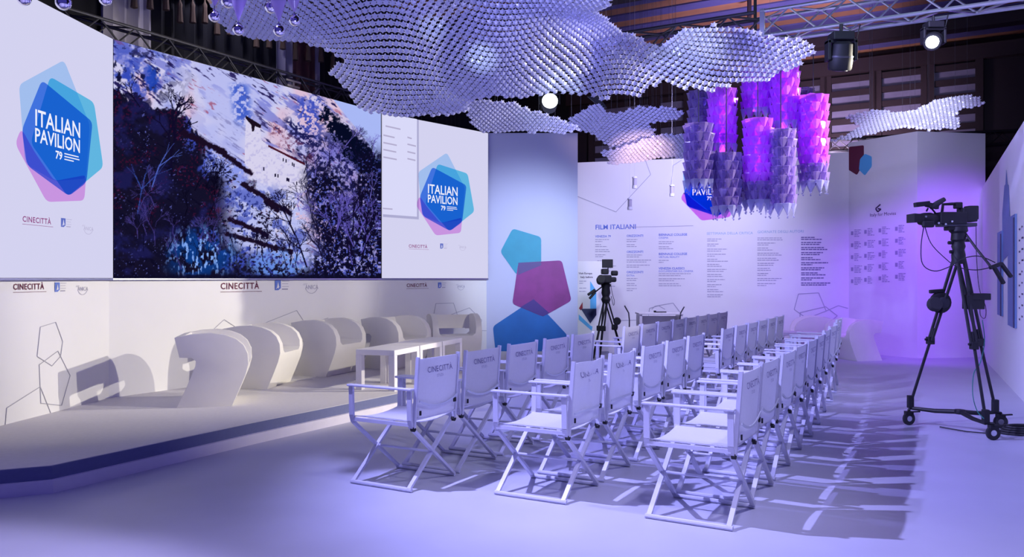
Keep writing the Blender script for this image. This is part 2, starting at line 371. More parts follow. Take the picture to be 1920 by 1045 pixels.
# ================================================================== LED SCREENS
def fbm(x, y, f, seed, octv=4):
    r = np.random.RandomState(seed); out = np.zeros_like(x); amp = 1; tot = 0
    for o in range(octv):
        g = r.rand(128, 128); u = x * f; v = y * f; i = np.floor(u).astype(int); j = np.floor(v).astype(int); fx = u - i; fy = v - j
        fx = fx * fx * (3 - 2 * fx); fy = fy * fy * (3 - 2 * fy); i %= 128; j %= 128; i1 = (i + 1) % 128; j1 = (j + 1) % 128
        out += amp * (g[i, j] * (1 - fx) * (1 - fy) + g[i1, j] * fx * (1 - fy) + g[i, j1] * (1 - fx) * fy + g[i1, j1] * fx * fy)
        tot += amp; amp *= .55; f *= 2.1
    return out / tot
def paint_picture():
    """the cliff photograph on the screen, painted on a 500 x 450 canvas"""
    K = 2; W, H = 500 * K, 450 * K; Y, X = np.mgrid[0:H, 0:W].astype(float); X /= K; Y /= K
    px = X + 211; py = Y + 73
    def ss(e0, e1, t): t = np.clip((t - e0) / (e1 - e0), 0, 1); return t * t * (3 - 2 * t)
    c, s = math.cos(.6), math.sin(.6); a = px * c + py * s; b = -px * s + py * c
    st = fbm(a * .35, b * 1.4, .06, 1); st2 = fbm(a * .3, b * 1.5, .16, 2, 3); big = fbm(px, py, .012, 3, 3); fine = fbm(px, py, .22, 4, 3); mid = fbm(px, py, .05, 5)
    def C(*t): return np.array(t, float)
    img = C(.80, .79, .93)[None, None] * np.ones((H, W, 1))
    def mix(col, k): 
        nonlocal img
        k = np.clip(k, 0, 1)[..., None]; img = img * (1 - k) + C(*col) * k
    mix((.88, .72, .80), ss(.52, .7, big) * .7); mix((.70, .72, .94), ss(.5, .35, big) * .8)
    cen = 1 - .75 * ss(110, 50, np.hypot(px - 405, py - 235)); mix((.42, .44, .80), ss(.47, .36, st) * .7 * cen); mix((.16, .13, .36), ss(.36, .27, st2) * cen); mix((.62, .32, .44), ss(.66, .78, st2) * ss(.5, .65, mid) * .8)
    # blue stained upper left and streak columns
    ul = ss(150, 0, np.hypot(px - 235, (py - 150) * 1.1) ); mix((.20, .28, .72), ul * ss(.42, .62, mid) * 1.0); mix((.05, .05, .20), ul * ss(.56, .66, fbm(px, py, .09, 9)))
    mix((.12, .26, .70), ss(16, 6, np.hypot(px - 284, (py - 147) * .55) + 24 * (fine - .5)) * .9)
    mix((.22, .34, .78), ss(26, 6, np.abs(px - 452 - (py - 190) * .12)) * ss(150, 165, py) * ss(245, 215, py) * ss(.42, .55, fine) * .9)
    mix((.26, .32, .74), ss(40, 10, np.abs(px - 580)) * ss(170, 190, py) * ss(300, 240, py) * ss(.4, .55, fine))
    # right shoulder of the cliff
    sh = ss(-30, 40, px - (560 + (py - 260) * .15)) * ss(215, 300, py); mix((.44, .44, .80), sh * .55); mix((.10, .10, .30), sh * ss(.42, .60, fine))
    mix((.38, .16, .28), .75 * ss(.40, .56, fine) * ss(26, 8, np.abs((py - 255) - (px - 540) * .55 - 8)) * ss(500, 515, px) * ss(600, 575, px) * ss(.38, .55, mid)); mix((.12, .12, .34), ss(.46, .54, fine) * ss(24, 6, np.abs((py - 235) - (px - 540) * .62)) * ss(525, 545, px) * ss(610, 585, px) * ss(.4, .52, mid))
    # building
    def inpoly(pts):
        k = np.zeros((H, W), bool); n = len(pts)
        for i in range(n):
            x0, y0 = pts[i]; x1, y1 = pts[(i + 1) % n]
            if y0 == y1: continue
            cnd = ((y0 > py) != (y1 > py)) & (px < (x1 - x0) * (py - y0) / (y1 - y0) + x0); k ^= cnd
        return k.astype(float)
    bld = np.maximum(inpoly([(461, 218), (487, 232), (490, 262), (505, 273), (572, 307), (578, 352), (553, 372), (556, 420), (520, 440), (470, 372), (458, 300)]), 0)
    mix((.84, .82, .93), bld); mix((.68, .66, .86), bld * ss(.55, .7, fine) * .5)
    mix((.10, .05, .12), inpoly([(461, 216), (490, 234), (488, 240), (478, 236), (476, 246), (472, 246), (471, 234), (461, 222)])); mix((.28, .07, .16), inpoly([(503, 271), (572, 305), (572, 310), (503, 275)]))
    for x, y in ((531, 299), (536, 301), (548, 307), (551, 309), (516, 328), (521, 329), (538, 336), (541, 337), (494, 316), (556, 343)):
        mix((.10, .08, .22), inpoly([(x - 1.3, y - 3.5), (x + 1.3, y - 3), (x + 1.3, y + 3.5), (x - 1.3, y + 3)]))
    # sky and conifers top right
    sky = inpoly([(620, 180), (712, 200), (712, 320), (704, 300), (690, 268), (668, 240), (640, 206)]); mix((.66, .72, .96), sky)
    dcon = (py - (205 + (px - 605) * .98)) + 26 * (fbm(px, py, .07, 12) - .5) + 16 * (fine - .5)
    mix((.02, .04, .14), ss(-16, -6, dcon) * ss(40, 30, dcon + 60 * (fine - .5)) * ss(600, 612, px + 40 * (fine - .5) + 50 * (mid - .5)) * ss(.30, .36, fbm(px, py, .12, 15) + .12))
    # dark woods, lower left
    bound = np.interp(px, [211, 240, 300, 345, 372, 400, 440, 480, 520, 560, 712], [165, 178, 200, 214, 250, 285, 318, 350, 440, 500, 520])
    d = py - bound + 34 * (mid - .5) + 22 * (fine - .5)
    wd = ss(-3, 5, d); mix((.045, .035, .13), wd * .96)
    leaf = fbm(px, py, .30, 21, 2); mix((.22, .06, .18), wd * ss(.56, .70, leaf) * ss(.45, .6, mid) * ss(460, 380, py)); mix((.40, .42, .78), wd * ss(.74, .84, fbm(px, py, .33, 22, 2)) * ss(.45, .6, fbm(px, py, .04, 27)) * .8)
    mix((.12, .12, .36), wd * ss(.5, .7, fbm(px, py, .03, 23)) * .7)
    mix((.24, .30, .72), wd * ss(.52, .66, fbm(px, py * .8, .028, 24)) * ss(.42, .6, leaf) * ss(330, 360, px) * .9)
    # pale rock showing through in the middle
    pr = ss(85, 50, np.abs(py - (405 + (px - 460) * .30))) * ss(400, 450, px) * ss(600, 560, px); mix((.72, .74, .94), pr * ss(.34, .46, fine)); mix((.26, .32, .72), pr * ss(.50, .38, mid) * .7)
    pr = ss(34, 16, np.abs(py - (300 + (px - 400) * .5))) * ss(372, 395, px) * ss(470, 452, px); mix((.55, .60, .92), pr * ss(.42, .52, fine))
    for (x0, y0, x1, y1, wd_) in ((340, 246, 420, 285, 7), (420, 288, 470, 325, 6), (455, 345, 545, 400, 6), (430, 410, 500, 440, 6), (425, 438, 545, 472, 6), (500, 378, 520, 392, 7)):
        t = np.clip(((px - x0) * (x1 - x0) + (py - y0) * (y1 - y0)) / ((x1 - x0) ** 2 + (y1 - y0) ** 2), 0, 1); dd = np.hypot(px - x0 - t * (x1 - x0), py - y0 - t * (y1 - y0)) + 7 * (fine - .5); mix((.10, .05, .14), ss(wd_, wd_ - 3, dd))
    # blue water light, bottom
    bl = ss(90, 30, np.hypot(px - 375, (py - 475) * 1.3)); mix((.05, .24, .55), bl * ss(.38, .56, mid) * .9); mix((.50, .66, .95), bl * ss(.60, .70, fbm(px * 1.3, py * .6, .2, 31, 2)))
    bl = ss(60, 25, np.hypot((px - 520) * .8, (py - 495) * 1.6)); mix((.42, .58, .92), bl * ss(.42, .54, fine) * .9)
    # trees, right
    tr = np.maximum.reduce([ss(50, 14, np.abs(px - (620 + (py - 400) * .22))) * ss(300, 350, py), ss(38, 10, np.abs(px - (690 - (py - 400) * .05))) * ss(290, 350, py), ss(465, 485, py + 14 * (mid - .5)) * ss(570, 600, px) * .95, ss(-12, 10, px - 672) * ss(215, 300, py - (px - 640) * .6)])
    mix((.05, .045, .15), np.clip(tr * 1.2, 0, 1) * ss(.38, .52, fine + .06)); mix((.30, .34, .72), tr * ss(.64, .74, leaf))
    mix((.05, .045, .15), ss(512, 519, py + 8 * (mid - .5)) * .9)
    # branches
    rg = np.random.RandomState(5)
    def stroke(x0, y0, x1, y1, w0, col, k=.9):
        L = max(2, int(max(abs(x1 - x0), abs(y1 - y0)) * K * 1.5)); t = np.linspace(0, 1, L); xs = ((x0 + (x1 - x0) * t - 211) * K); ys = ((y0 + (y1 - y0) * t - 73) * K)
        rr = max(0, int(round(w0)))
        for ox in range(-(rr // 2), rr // 2 + 1 + (rr % 2)):
            for oy in range(-(rr // 2), rr // 2 + 1):
                xi = (xs + ox).astype(int); yi = (ys + oy).astype(int); ok = (xi >= 0) & (xi < W) & (yi >= 0) & (yi < H); img[yi[ok], xi[ok]] = img[yi[ok], xi[ok]] * (1 - k) + C(*col) * k
    def tree(x, y, ang, L, w0, dep, col, k=.85):
        x1 = x + L * math.cos(ang); y1 = y + L * math.sin(ang); stroke(x, y, x1, y1, w0, col, k)
        if dep == 0: return
        for j in range(2 + (rg.rand() > .55)): tree(x1, y1, ang + rg.uniform(-.75, .75), L * rg.uniform(.62, .88), w0 * .68, dep - 1, col, k)
    dk = (.06, .04, .16)
    tree(328, 262, -1.7, 28, 6, 5, dk); tree(322, 330, -1.6, 42, 7, 3, dk); tree(262, 200, -2.2, 22, 3, 3, dk); tree(553, 440, -2.0, 26, 3.5, 5, dk, .7); tree(575, 500, -1.9, 34, 4, 5, dk, .8)
    for i in range(24): tree(rg.uniform(590, 700), rg.uniform(420, 515), rg.uniform(-2.1, -1.1), rg.uniform(18, 30), 2.6, 5, dk if i % 3 else (.34, .30, .66), .7)
    for i in range(26): tree(rg.uniform(215, 420), rg.uniform(330, 515), rg.uniform(-2.1, -1.1), rg.uniform(14, 26), 2, 4, (.26, .22, .50) if i % 2 else (.03, .02, .10), .55)
    for i in range(10): tree(rg.uniform(440, 570), rg.uniform(470, 515), rg.uniform(-1.9, -1.2), rg.uniform(14, 22), 2, 4, dk, .7)
    for i in range(30): tree(rg.uniform(560, 700), rg.uniform(270, 400), rg.uniform(-2.3, -.9), rg.uniform(9, 16), 1.5, 4, (.42, .38, .74) if i % 3 == 0 else dk, .55)
    tree(285, 350, -1.25, 40, 3, 2, (.30, .38, .74), .7); tree(258, 400, -1.4, 46, 2.5, 2, (.20, .28, .60), .7)
    return np.clip(img, 0, 1), K
PIC, PK_ = paint_picture()
scr = PL[1]; NC, NR = 620, 440; off = .05
z0, z1 = 1.402, 3.85
aa = np.linspace(.015, scr.L - .015, NC + 1); zz = np.linspace(z0, z1, NR + 1); A, Z = np.meshgrid(aa, zz)
vx = scr.p0.x + scr.d.x * A + scr.n.x * off; vy = scr.p0.y + scr.d.y * A + scr.n.y * off
ppx = 960 + FPX * vx / vy - 211; ppy = 522 - FPX * (Z - EYE) / vy - 73
xi = np.clip(ppx * PK_, 0, PIC.shape[1] - 1).astype(int); yi = np.clip(ppy * PK_, 0, PIC.shape[0] - 1).astype(int)
colr = PIC[yi, xi].reshape(-1, 3); colr = np.where(colr <= .04045, colr / 12.92, ((colr + .055) / 1.055) ** 2.4)
led = empty('led_screen', scr.P(scr.L / 2, 1.4), 'wide video screen showing a pale cliff with a building and bare trees', 'screen', 'stage video screens')
LP = Matrix.Translation(-led.location)
me = bpy.data.meshes.new('display'); nv = (NC + 1) * (NR + 1); me.vertices.add(nv); me.vertices.foreach_set('co', np.stack([vx, vy, Z], -1).reshape(-1).astype(np.float32))
I, J = np.meshgrid(np.arange(NC), np.arange(NR)); k = (J * (NC + 1) + I).reshape(-1); quads = np.stack([k, k + 1, k + NC + 2, k + NC + 1], -1)
me.loops.add(quads.size); me.loops.foreach_set('vertex_index', quads.reshape(-1).astype(np.int32)); me.polygons.add(len(quads)); me.polygons.foreach_set('loop_start', (np.arange(len(quads)) * 4).astype(np.int32)); me.update()
ca = me.color_attributes.new('picture', 'FLOAT_COLOR', 'POINT'); ca.data.foreach_set('color', np.concatenate([colr, np.ones((nv, 1))], 1).astype(np.float32).reshape(-1))
pm = bpy.data.materials.new('screen_picture'); pm.use_nodes = True; nt = pm.node_tree; nt.nodes.remove(nt.nodes['Principled BSDF'])
an = nt.nodes.new('ShaderNodeVertexColor'); an.layer_name = 'picture'; e = nt.nodes.new('ShaderNodeEmission'); nt.links.new(an.outputs[0], e.inputs[0]); nt.links.new(e.outputs[0], nt.nodes['Material Output'].inputs[0])
me.materials.append(pm); o = bpy.data.objects.new('display', me); COL.objects.link(o); o.parent = led; o.matrix_parent_inverse = LP
o = scr.slab('housing', M['black'], 1.40, 3.855, .045, .047, parent=led); o.matrix_parent_inverse = LP

# shared pavilion logo, plan in metres about its centre (s right, z up), worked out on the left panel
CTR = (104, 246)
def zm(pts): return [(10 + x / 3.073, 100 + y / 3.073) for x, y in pts]
LOGO = [('t_pink', zm([(22, 520), (58, 430), (130, 560), (250, 735), (436, 700), (425, 848), (206, 856)])),
        ('t_sky', zm([(42, 180), (305, 38), (455, 410), (432, 722), (250, 735), (78, 635)])),
        ('t_cyan', zm([(222, 133), (478, 282), (532, 655), (325, 825), (108, 515)])),
        ('t_blue', zm([(172, 153), (468, 395), (432, 745), (330, 822), (85, 645), (55, 440)]))]
c0 = PL[0].hit(*CTR)
LOGO = [(m, [((a - c0[0]), (z - c0[1])) for a, z in (PL[0].hit(*p) for p in pts)]) for m, pts in LOGO]
def logo(pl, cpx, cpy, parent, off, white, inv, sc=1.0, sub=True):
    ca, cz = pl.hit(cpx, cpy); out = []
    for i, (m, pts) in enumerate(LOGO):
        o = pl.poly([(ca + a * sc, cz + z * sc) for a, z in pts], M[m], parent, off + i * .003, 'pentagon', .0, .06 * sc, raw=True)
        # single sheet of ink: drop the duplicate layer
        bm = bmesh.new(); bm.from_mesh(o.data); fs = sorted(bm.faces, key=lambda f: -f.calc_area())[1:]; bmesh.ops.delete(bm, geom=fs, context='FACES'); bm.to_mesh(o.data); bm.free()
        out.append(o)
    for body, a, z, size, al in (('ITALIAN', -.385, -.015, .205, 0), ('PAVILION', -.385, -.158, .175, 0), ('79', -.10, -.262, .10, 0)):
        ob = bpy.data.objects.new('lettering', text_mesh(body, size * sc, white, .0025 * sc)); COL.objects.link(ob); ob.parent = parent
        bb = [v.co.x for v in ob.data.vertices]; wdt = max(bb) - min(bb); tgt = .64 * sc if size > .15 else wdt
        ob.matrix_world = pl.mtx(ca + a * sc, cz + z * sc, off + .014) @ Matrix.Scale(tgt / wdt, 4, (1, 0, 0)); out.append(ob)
    mb = MB()
    for j, L in enumerate((.17, .18, .11)):
        p = pl.P(ca + .03 * sc, cz + (-.20 - .026 * j) * sc, off + .014); mb.bar(p, p + pl.d * L * sc * 1.25, .010 * sc, .001, up=pl.n)
    out.append(mb.build('small_print', white, parent))
    for o in out: o.matrix_parent_inverse = inv.copy() if inv else Matrix()
    return out
def sponsors(pl, pts, parent, off, mm, mbk, mg, size, inv):
    (x1, y1), (x2, y2), (x3, y3) = pts; out = []
    out.append(pl.text('CINECITTÀ', x1, y1, size, mm, parent, off, size * .018, space=1.12))
    a, z = pl.hit(x1, y1); mb = MB(); p = pl.P(a, z - size * .32, off); mb.bar(p, p + pl.d * size * 6.0, size * .05, .001, up=pl.n); out.append(mb.build('underline', mm, parent))
    a, z = pl.hit(x2, y2); s = size
    q = [(0, 0), (.55, 0), (.95, .25), (.95, 1.2), (.0, 1.2)]
    out.append(pl.poly([(a + u_ * s, z + v_ * s) for u_, v_ in q], mbk, parent, off, 'emblem', raw=True))
    q = [(.12, .12), (.32, .35), (.48, 1.0), (.60, .5), (.82, .30), (.62, .45), (.55, .2), (.4, .3)]
    out.append(pl.poly([(a + u_ * s, z + v_ * s) for u_, v_ in q], M['lcdw'] if mm is M['lcdm'] else M['wall'], parent, off + .003, 'emblem_figure', raw=True))
    mb = MB()
    for j, (L, t) in enumerate(((1.2, .06), (1.0, .05), (1.1, .05), (.95, .14))):
        p = pl.P(a + 1.15 * s, z + (1.1 - .33 * j) * s, off); mb.bar(p, p + pl.d * L * s, t * s, .001, up=pl.n)
    out.append(mb.build('small_print', mg, parent))
    out.append(pl.text('ANICA', x3, y3, size * .75, mg, parent, off, 0)); a, z = pl.hit(x3, y3); mb = MB(); pr = None
    for j in range(13):
        t = R(200 + 150 * j / 12); p = pl.P(a + s * (1.1 + 1.1 * math.cos(t)), z + s * (.45 + 1.0 * math.sin(t)), off)
        if pr: mb.bar(pr, p, s * .05, .001, up=pl.n)
        pr = p
    for j in range(6): mb.bar(pl.P(a - s * .35 + j * s * .12, z + s * (.55 + .12 * (j % 2)), off), pl.P(a - s * .29 + j * s * .12, z + s * (.55 + .12 * (j % 2)), off), s * .09, .001, up=pl.n)
    out.append(mb.build('swoosh', mg, parent))
    for o in out: o.matrix_parent_inverse = inv.copy() if inv else Matrix()
def fixinv(os, inv):
    for o in os: o.matrix_parent_inverse = inv.copy()
for idx, (pl, cx, cy, sp, lab) in enumerate(((PL[0], 104, 246, [(31, 415), (104, 425), (147, 431)], 'tall white video screen at far left with overlapping pentagon pavilion logo'),
                              (PL[2], 830, 364, [(762, 464), (821, 466), (857, 465)], 'white video screen right of the cliff picture with open document window'))):
    root = empty('led_screen', pl.P(pl.L / 2, 1.4), lab, 'screen', 'stage video screens'); inv = Matrix.Translation(-root.location)
    a0 = 0.5 if idx == 0 else .015; o = pl.slab('housing', M['black'], 1.40, 3.855, .045, .047, a0=a0, a1=pl.L - .01, parent=root); o.matrix_parent_inverse = inv
    o = pl.slab('display', M['lcdw'], 1.405, 3.85, .002, .05, a0=a0, a1=pl.L - .015, parent=root); o.matrix_parent_inverse = inv
    logo(pl, cx, cy, root, .053, M['lcdt'], inv)
    sponsors(pl, sp, root, .053, M['lcdm'], M['lcdb'], M['lcdink'], .068 if idx == 0 else .068, inv)
    if idx == 1:
        a1, zb = pl.hit(776, 407); o = pl.slab('document_window', M['lcdw2'], 2.35, 3.85, .003, .072, a0=.02, a1=a1, parent=root); o.matrix_parent_inverse = inv
        o = pl.slab('window_shadow', tint('ink_shadow', (.80, .80, .86)), 2.31, 3.85, .001, .069, a0=.02, a1=a1 + .04, parent=root); o.matrix_parent_inverse = inv
        mb = MB()
        for x0, x1, y in ((717, 745, 237), (713, 734, 254), (713, 738, 268), (713, 737, 281), (713, 738, 295), (758, 766, 258), (758, 774, 271), (758, 773, 285), (758, 773, 298)):
            p, q_ = pl.hit(x0, y), pl.hit(x1, y); mb.bar(pl.P(*p, .0735), pl.P(q_[0], p[1] - .01, .0735), .022, .001, up=pl.n)
        p, q_ = pl.hit(712, 391), pl.hit(730, 392); mb.bar(pl.P(*p, .0735), pl.P(q_[0], p[1], .0735), .02, .001, up=pl.n)
        o = mb.build('small_print', M['lcdink'], root); o.matrix_parent_inverse = inv
# prints on the lower wall
I4 = Matrix()
sponsors(PL[0], [(24, 543), (102, 547), (145, 545)], wall_left, .004, M['maroonink'], M['blueink'], M['greyink'], .072, None)
sponsors(PL[1], [(413, 542), (515, 544), (572, 542)], wall_stage, .004, M['maroonink'], M['blueink'], M['greyink'], .105, None)
sponsors(PL[2], [(762, 538), (821, 540), (857, 539)], wall_stage2, .004, M['maroonink'], M['blueink'], M['greyink'], .075, None)
line_net(PL[0], [[(75, 613), (104, 604), (117, 640), (113, 668), (97, 686), (69, 668), (75, 613)], [(108, 658), (131, 704), (115, 760), (76, 756), (73, 684), (108, 658)], [(9, 800), (12, 765), (75, 725), (96, 778)]], M['lineink'], wall_left, w_=.006)
line_net(PL[1], [[(395, 622), (420, 599), (440, 612)], [(495, 606), (556, 582), (568, 600)], [(595, 602), (615, 596)]], M['lineink'], wall_stage, w_=.007)
line_net(PL[2], [[(813, 590), (817, 569), (850, 568), (858, 592)], [(845, 590), (880, 577), (903, 600), (898, 625)], [(880, 619), (912, 620)]], M['lineink'], wall_stage2, w_=.008)
# blue panel shapes
def P2(pts): return [(900 + x / 3.73, 400 + y / 3.73) for x, y in pts]
PB.poly(P2([(228, 105), (428, 165), (428, 362), (258, 432), (142, 268)]), t_in['teal'], wall_blue, .003, rnd_=.06)
PB.poly(P2([(90, 790), (375, 600), (610, 850), (620, 985), (110, 985)]), t_in['blu'], wall_blue, .003, rnd_=.06)
PB.poly(P2([(268, 345), (572, 328), (640, 610), (440, 722), (226, 632)]), t_in['mag'], wall_blue, .006, rnd_=.06)
PB.poly(P2([(268, 345), (428, 337), (428, 362), (265, 430)]), t_in['dk'], wall_blue, .009)
PB.poly(P2([(375, 600), (485, 697), (440, 720), (283, 655)]), t_in['dk2'], wall_blue, .009)
# film board
H1 = M['blueink']
PF.text('FILM ITALIANI', 1116, 430, .135, M['blueink'], wall_film, .004, .002)
line_net(PF, [[(1172, 426), (1300, 423)]], M['greyink'], wall_film, w_=.008)
heads = ((1116, 445, 'VENEZIA 79'), (1175, 444, 'ORIZZONTI'), (1175, 474, 'ORIZZONTI'), (1175, 512, 'ORIZZONTI'), (1235, 442, 'BIENNALE COLLEGE'), (1235, 478, 'BIENNALE COLLEGE'), (1235, 505, 'VENEZIA CLASSICI'))
for x, y, t in heads: PF.text(t, x, y, .062, M['blueink'], wall_film, .004, .001)
for x, y, t in ((1235, 447.5, 'CINEMA'), (1235, 483.5, 'VIRTUAL REALITY'), (1235, 510, 'DOCUMENTARI SUL CINEMA'), (1175, 518, 'EXTRA')): PF.text(t, x, y, .052, M['blueink'], wall_film, .004)
PF.text('SETTIMANA DELLA CRITICA', 1325, 440, .070, M['tealink'], wall_film, .004)
PF.text('GIORNATE DEGLI AUTORI', 1420, 437, .072, M['tealink'], wall_film, .004)
def dashes(pl, x, rows, m, parent, h=.013, wmax=40, skip=()):
    mb = MB(); r = random.Random(int(x))
    for y in rows:
        L = r.uniform(.35, 1) * wmax; t = 0
        while t < L:
            wl = r.uniform(3, 8); a, z = pl.hit(x + t, y); b, _ = pl.hit(x + min(L, t + wl), y); mb.bar(pl.P(a, z, .004), pl.P(b, z, .004), h, .001, up=pl.n); t += wl + .9
    return mb.build('printed_list', m, parent)
def pairs(y0, y1, step=9.5): 
    out = []; y = y0
    while y < y1: out += [y, y + 3.6]; y += step
    return out
dashes(PF, 1116, pairs(449, 482), M['greyink'], wall_film, wmax=30); dashes(PF, 1120, pairs(489, 545), M['greyink'], wall_film, wmax=36)
dashes(PF, 1175, pairs(449, 466), M['greyink'], wall_film, wmax=32); dashes(PF, 1175, pairs(478, 506), M['greyink'], wall_film, wmax=46); dashes(PF, 1175, pairs(522, 548), M['greyink'], wall_film, wmax=32)
dashes(PF, 1235, pairs(453, 470), M['greyink'], wall_film, wmax=30); dashes(PF, 1235, pairs(488, 497), M['greyink'], wall_film, wmax=20); dashes(PF, 1235, pairs(513, 538), M['greyink'], wall_film, wmax=64)
dashes(PF, 1326, pairs(448, 556), M['greyink'], wall_film, wmax=40); dashes(PF, 1420, pairs(446, 540), M['greyink'], wall_film, wmax=48)
dashes(PF, 1502, pairs(445, 536), M['chairink'], wall_film, wmax=56, h=.02)
logo(PF, 1335, 350, wall_film, .004, M['whiteink'], None, 1.0)
line_net(PF, [[(1210, 300), (1220, 327), (1155, 397), (1083, 368)], [(1258, 352), (1262, 310), (1278, 300)]], M['lineink'], wall_film, w_=.012)
line_net(PF, [[(1497, 551), (1535, 549), (1549, 583), (1513, 597), (1489, 580), (1497, 551)], [(1500, 586), (1500, 616)], [(1500, 586), (1548, 575), (1570, 592), (1545, 613)], [(1549, 583), (1572, 573), (1590, 578)],
               [(1222, 580), (1228, 574), (1262, 568), (1275, 585)], [(1215, 600), (1218, 578), (1235, 573), (1247, 580)], [(1150, 601), (1195, 600)]], M['lineink'], wall_film, w_=.014)
# kiosk wall prints
PK.poly([(1592, 275), (1620, 272), (1620, 305), (1607, 328), (1591, 318)], M['maroonink'], wall_kiosk, .003, rnd_=.03)
PK.poly([(1613, 298), (1622, 288), (1635, 293), (1635, 312), (1622, 329), (1611, 318)], M['skyink'], wall_kiosk, .006, rnd_=.03)
line_net(PK, [[(1651, 383), (1642, 391), (1646, 397), (1652, 392), (1646, 391)]], M['ink'], wall_kiosk, w_=.025, name='emblem')
PK.text('Italy for Movies', 1631, 406, .085, M['ink'], wall_kiosk, .004)
for cx_ in (1598, 1623, 1650, 1681):
    sl = (cx_ - 1598) * -.10
    rows = [];
    for j in range(5): y = 437 + sl + j * 22.5; rows += [y - 6, y - 3, y, y + 3, y + 6]
    dashes(PK, cx_ + 4, rows, M['greyink'], wall_kiosk, h=.014, wmax=15)
    mb = MB()
    for j in range(5):
        a, z = PK.hit(cx_, 437 + sl + j * 22.5); mb.bar(PK.P(a, z - .035, .004), PK.P(a, z + .035, .004), .05, .001, up=PK.n)
    mb.build('printed_square', M['greyink'], wall_kiosk)
# right wall: door jamb, recesses, tower print, notes
o = PC.slab('door_jamb', M['maroon'], 0, 2.15, .05, .0, a0=PC.L + .02, a1=PC.L + .14, parent=wall_corner)
o = PC.slab('orange_trim', mat('orange_trim', (.75, .22, .08), .6), 0.02, 2.12, .03, .02, a0=PC.L + .02, a1=PC.L + .05, parent=wall_corner)
for (x0, x1, z0_, z1_) in ((1873, 1881.5, .88, 2.06), (1893, 1907, .80, 2.18)):
    a0, _ = PR.hit(x0, 500); a1, _ = PR.hit(x1, 500)
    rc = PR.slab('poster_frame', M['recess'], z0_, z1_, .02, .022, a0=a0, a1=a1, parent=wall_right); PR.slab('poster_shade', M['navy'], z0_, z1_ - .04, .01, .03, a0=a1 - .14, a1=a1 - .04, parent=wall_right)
PR.poly([(1887.5, 318), (1890, 345), (1892, 347), (1895, 420), (1894, 475), (1880, 490), (1880, 400), (1884, 348), (1886, 345)], M['recess'], wall_right, .004, 'tower_print')
for x, y0, n in ((1911, 430, 9), (1916, 425, 9)):
    dashes(PR, x, [y0 + 21 * j for j in range(n)], M['ink'], wall_right, h=.02, wmax=4)

# ================================================================== TRUSSES
def truss(name, p, q, sz, label, m, tri=False, n=None, r=.022):
    p, q = Vector(p), Vector(q); root = empty(name, p, label, 'truss'); d = (q - p); L = d.length; d.normalize(); side = d.cross(Vector((0, 0, 1))).normalized(); up = side.cross(d)
    h = sz / 2; cor = [(-h, -h), (h, -h), (h, h), (-h, h)]; inv = Matrix()
    def pt(t, c): return d * t + side * c[0] + up * c[1]
    for c in cor: MB().tube([pt(0, c), pt(L, c)], r, 8).build('chord', m, root, True)
    n = n or int(L / sz)
    for i in range(n):
        t0, t1 = L * i / n, L * (i + 1) / n
        for j in range(4):
            a, b = cor[j], cor[(j + 1) % 4]
            if (i + j) % 2: a, b = b, a
            MB().tube([pt(t0, a), pt(t1, b)], r * .5, 6, False).build('diagonal', m, root, True)
    return root, pt
c0_ = Vector((2.84, 9.0, 4.20)); tr, _ = truss('lighting_truss', c0_ - U * 2.9, c0_ + U * .05, .27, 'bright aluminium box truss crossing the upper right under the ceiling', M['steel'])
mb = MB()
for s in (-.135, .135):
    for t in (-.135, .135): mb.box(-(-U * 2.9) + U * .05 + Vector((0, 0, t)) + U.cross(Vector((0, 0, 1))) * s, (.05, .05, .07))
o = MB().bar(U * 2.93 + Vector((0, 0, -.16)) + V * -.135, U * 2.93 + Vector((0, 0, .16)) + V * -.135, .05, .04, up=V).build('end_flange', M['steel'], tr)
t2, _ = truss('lighting_truss', c0_ + U * .12, c0_ + U * 3.0, .27, 'aluminium box truss section mostly hidden behind the paper cloud', M['dsteel'])
d1 = PL[1].d; ta = PL[1].P(-.35, 4.03, -.35); tb = PL[1].P(PL[1].L + .3, 4.03, -.35)
truss('screen_truss', ta, tb, .2, 'dark steel truss running along the top of the cliff screen', M['dsteel'], r=.018)
truss('rear_truss', (5.3, 16.3, 4.02), (10.6, 15.2, 4.1), .24, 'black truss above the white boards at the far right', M['black'], r=.02)
# bright fitting on the screen truss
f = tagit(MB().box((0, 0, 0), (.22, .03, .03)).box((0, 0, .07), (.26, .03, .025)).box((0, 0, .035), (.03, .03, .08)).build('truss_clamp', M['steel'], loc=PL[1].P(PL[1].hit(572, 180)[0], 3.96, -.22)), 'small pale metal clamp on the screen truss, catching light', 'clamp'); f.rotation_euler = (0, 0, math.atan2(d1.y, d1.x))

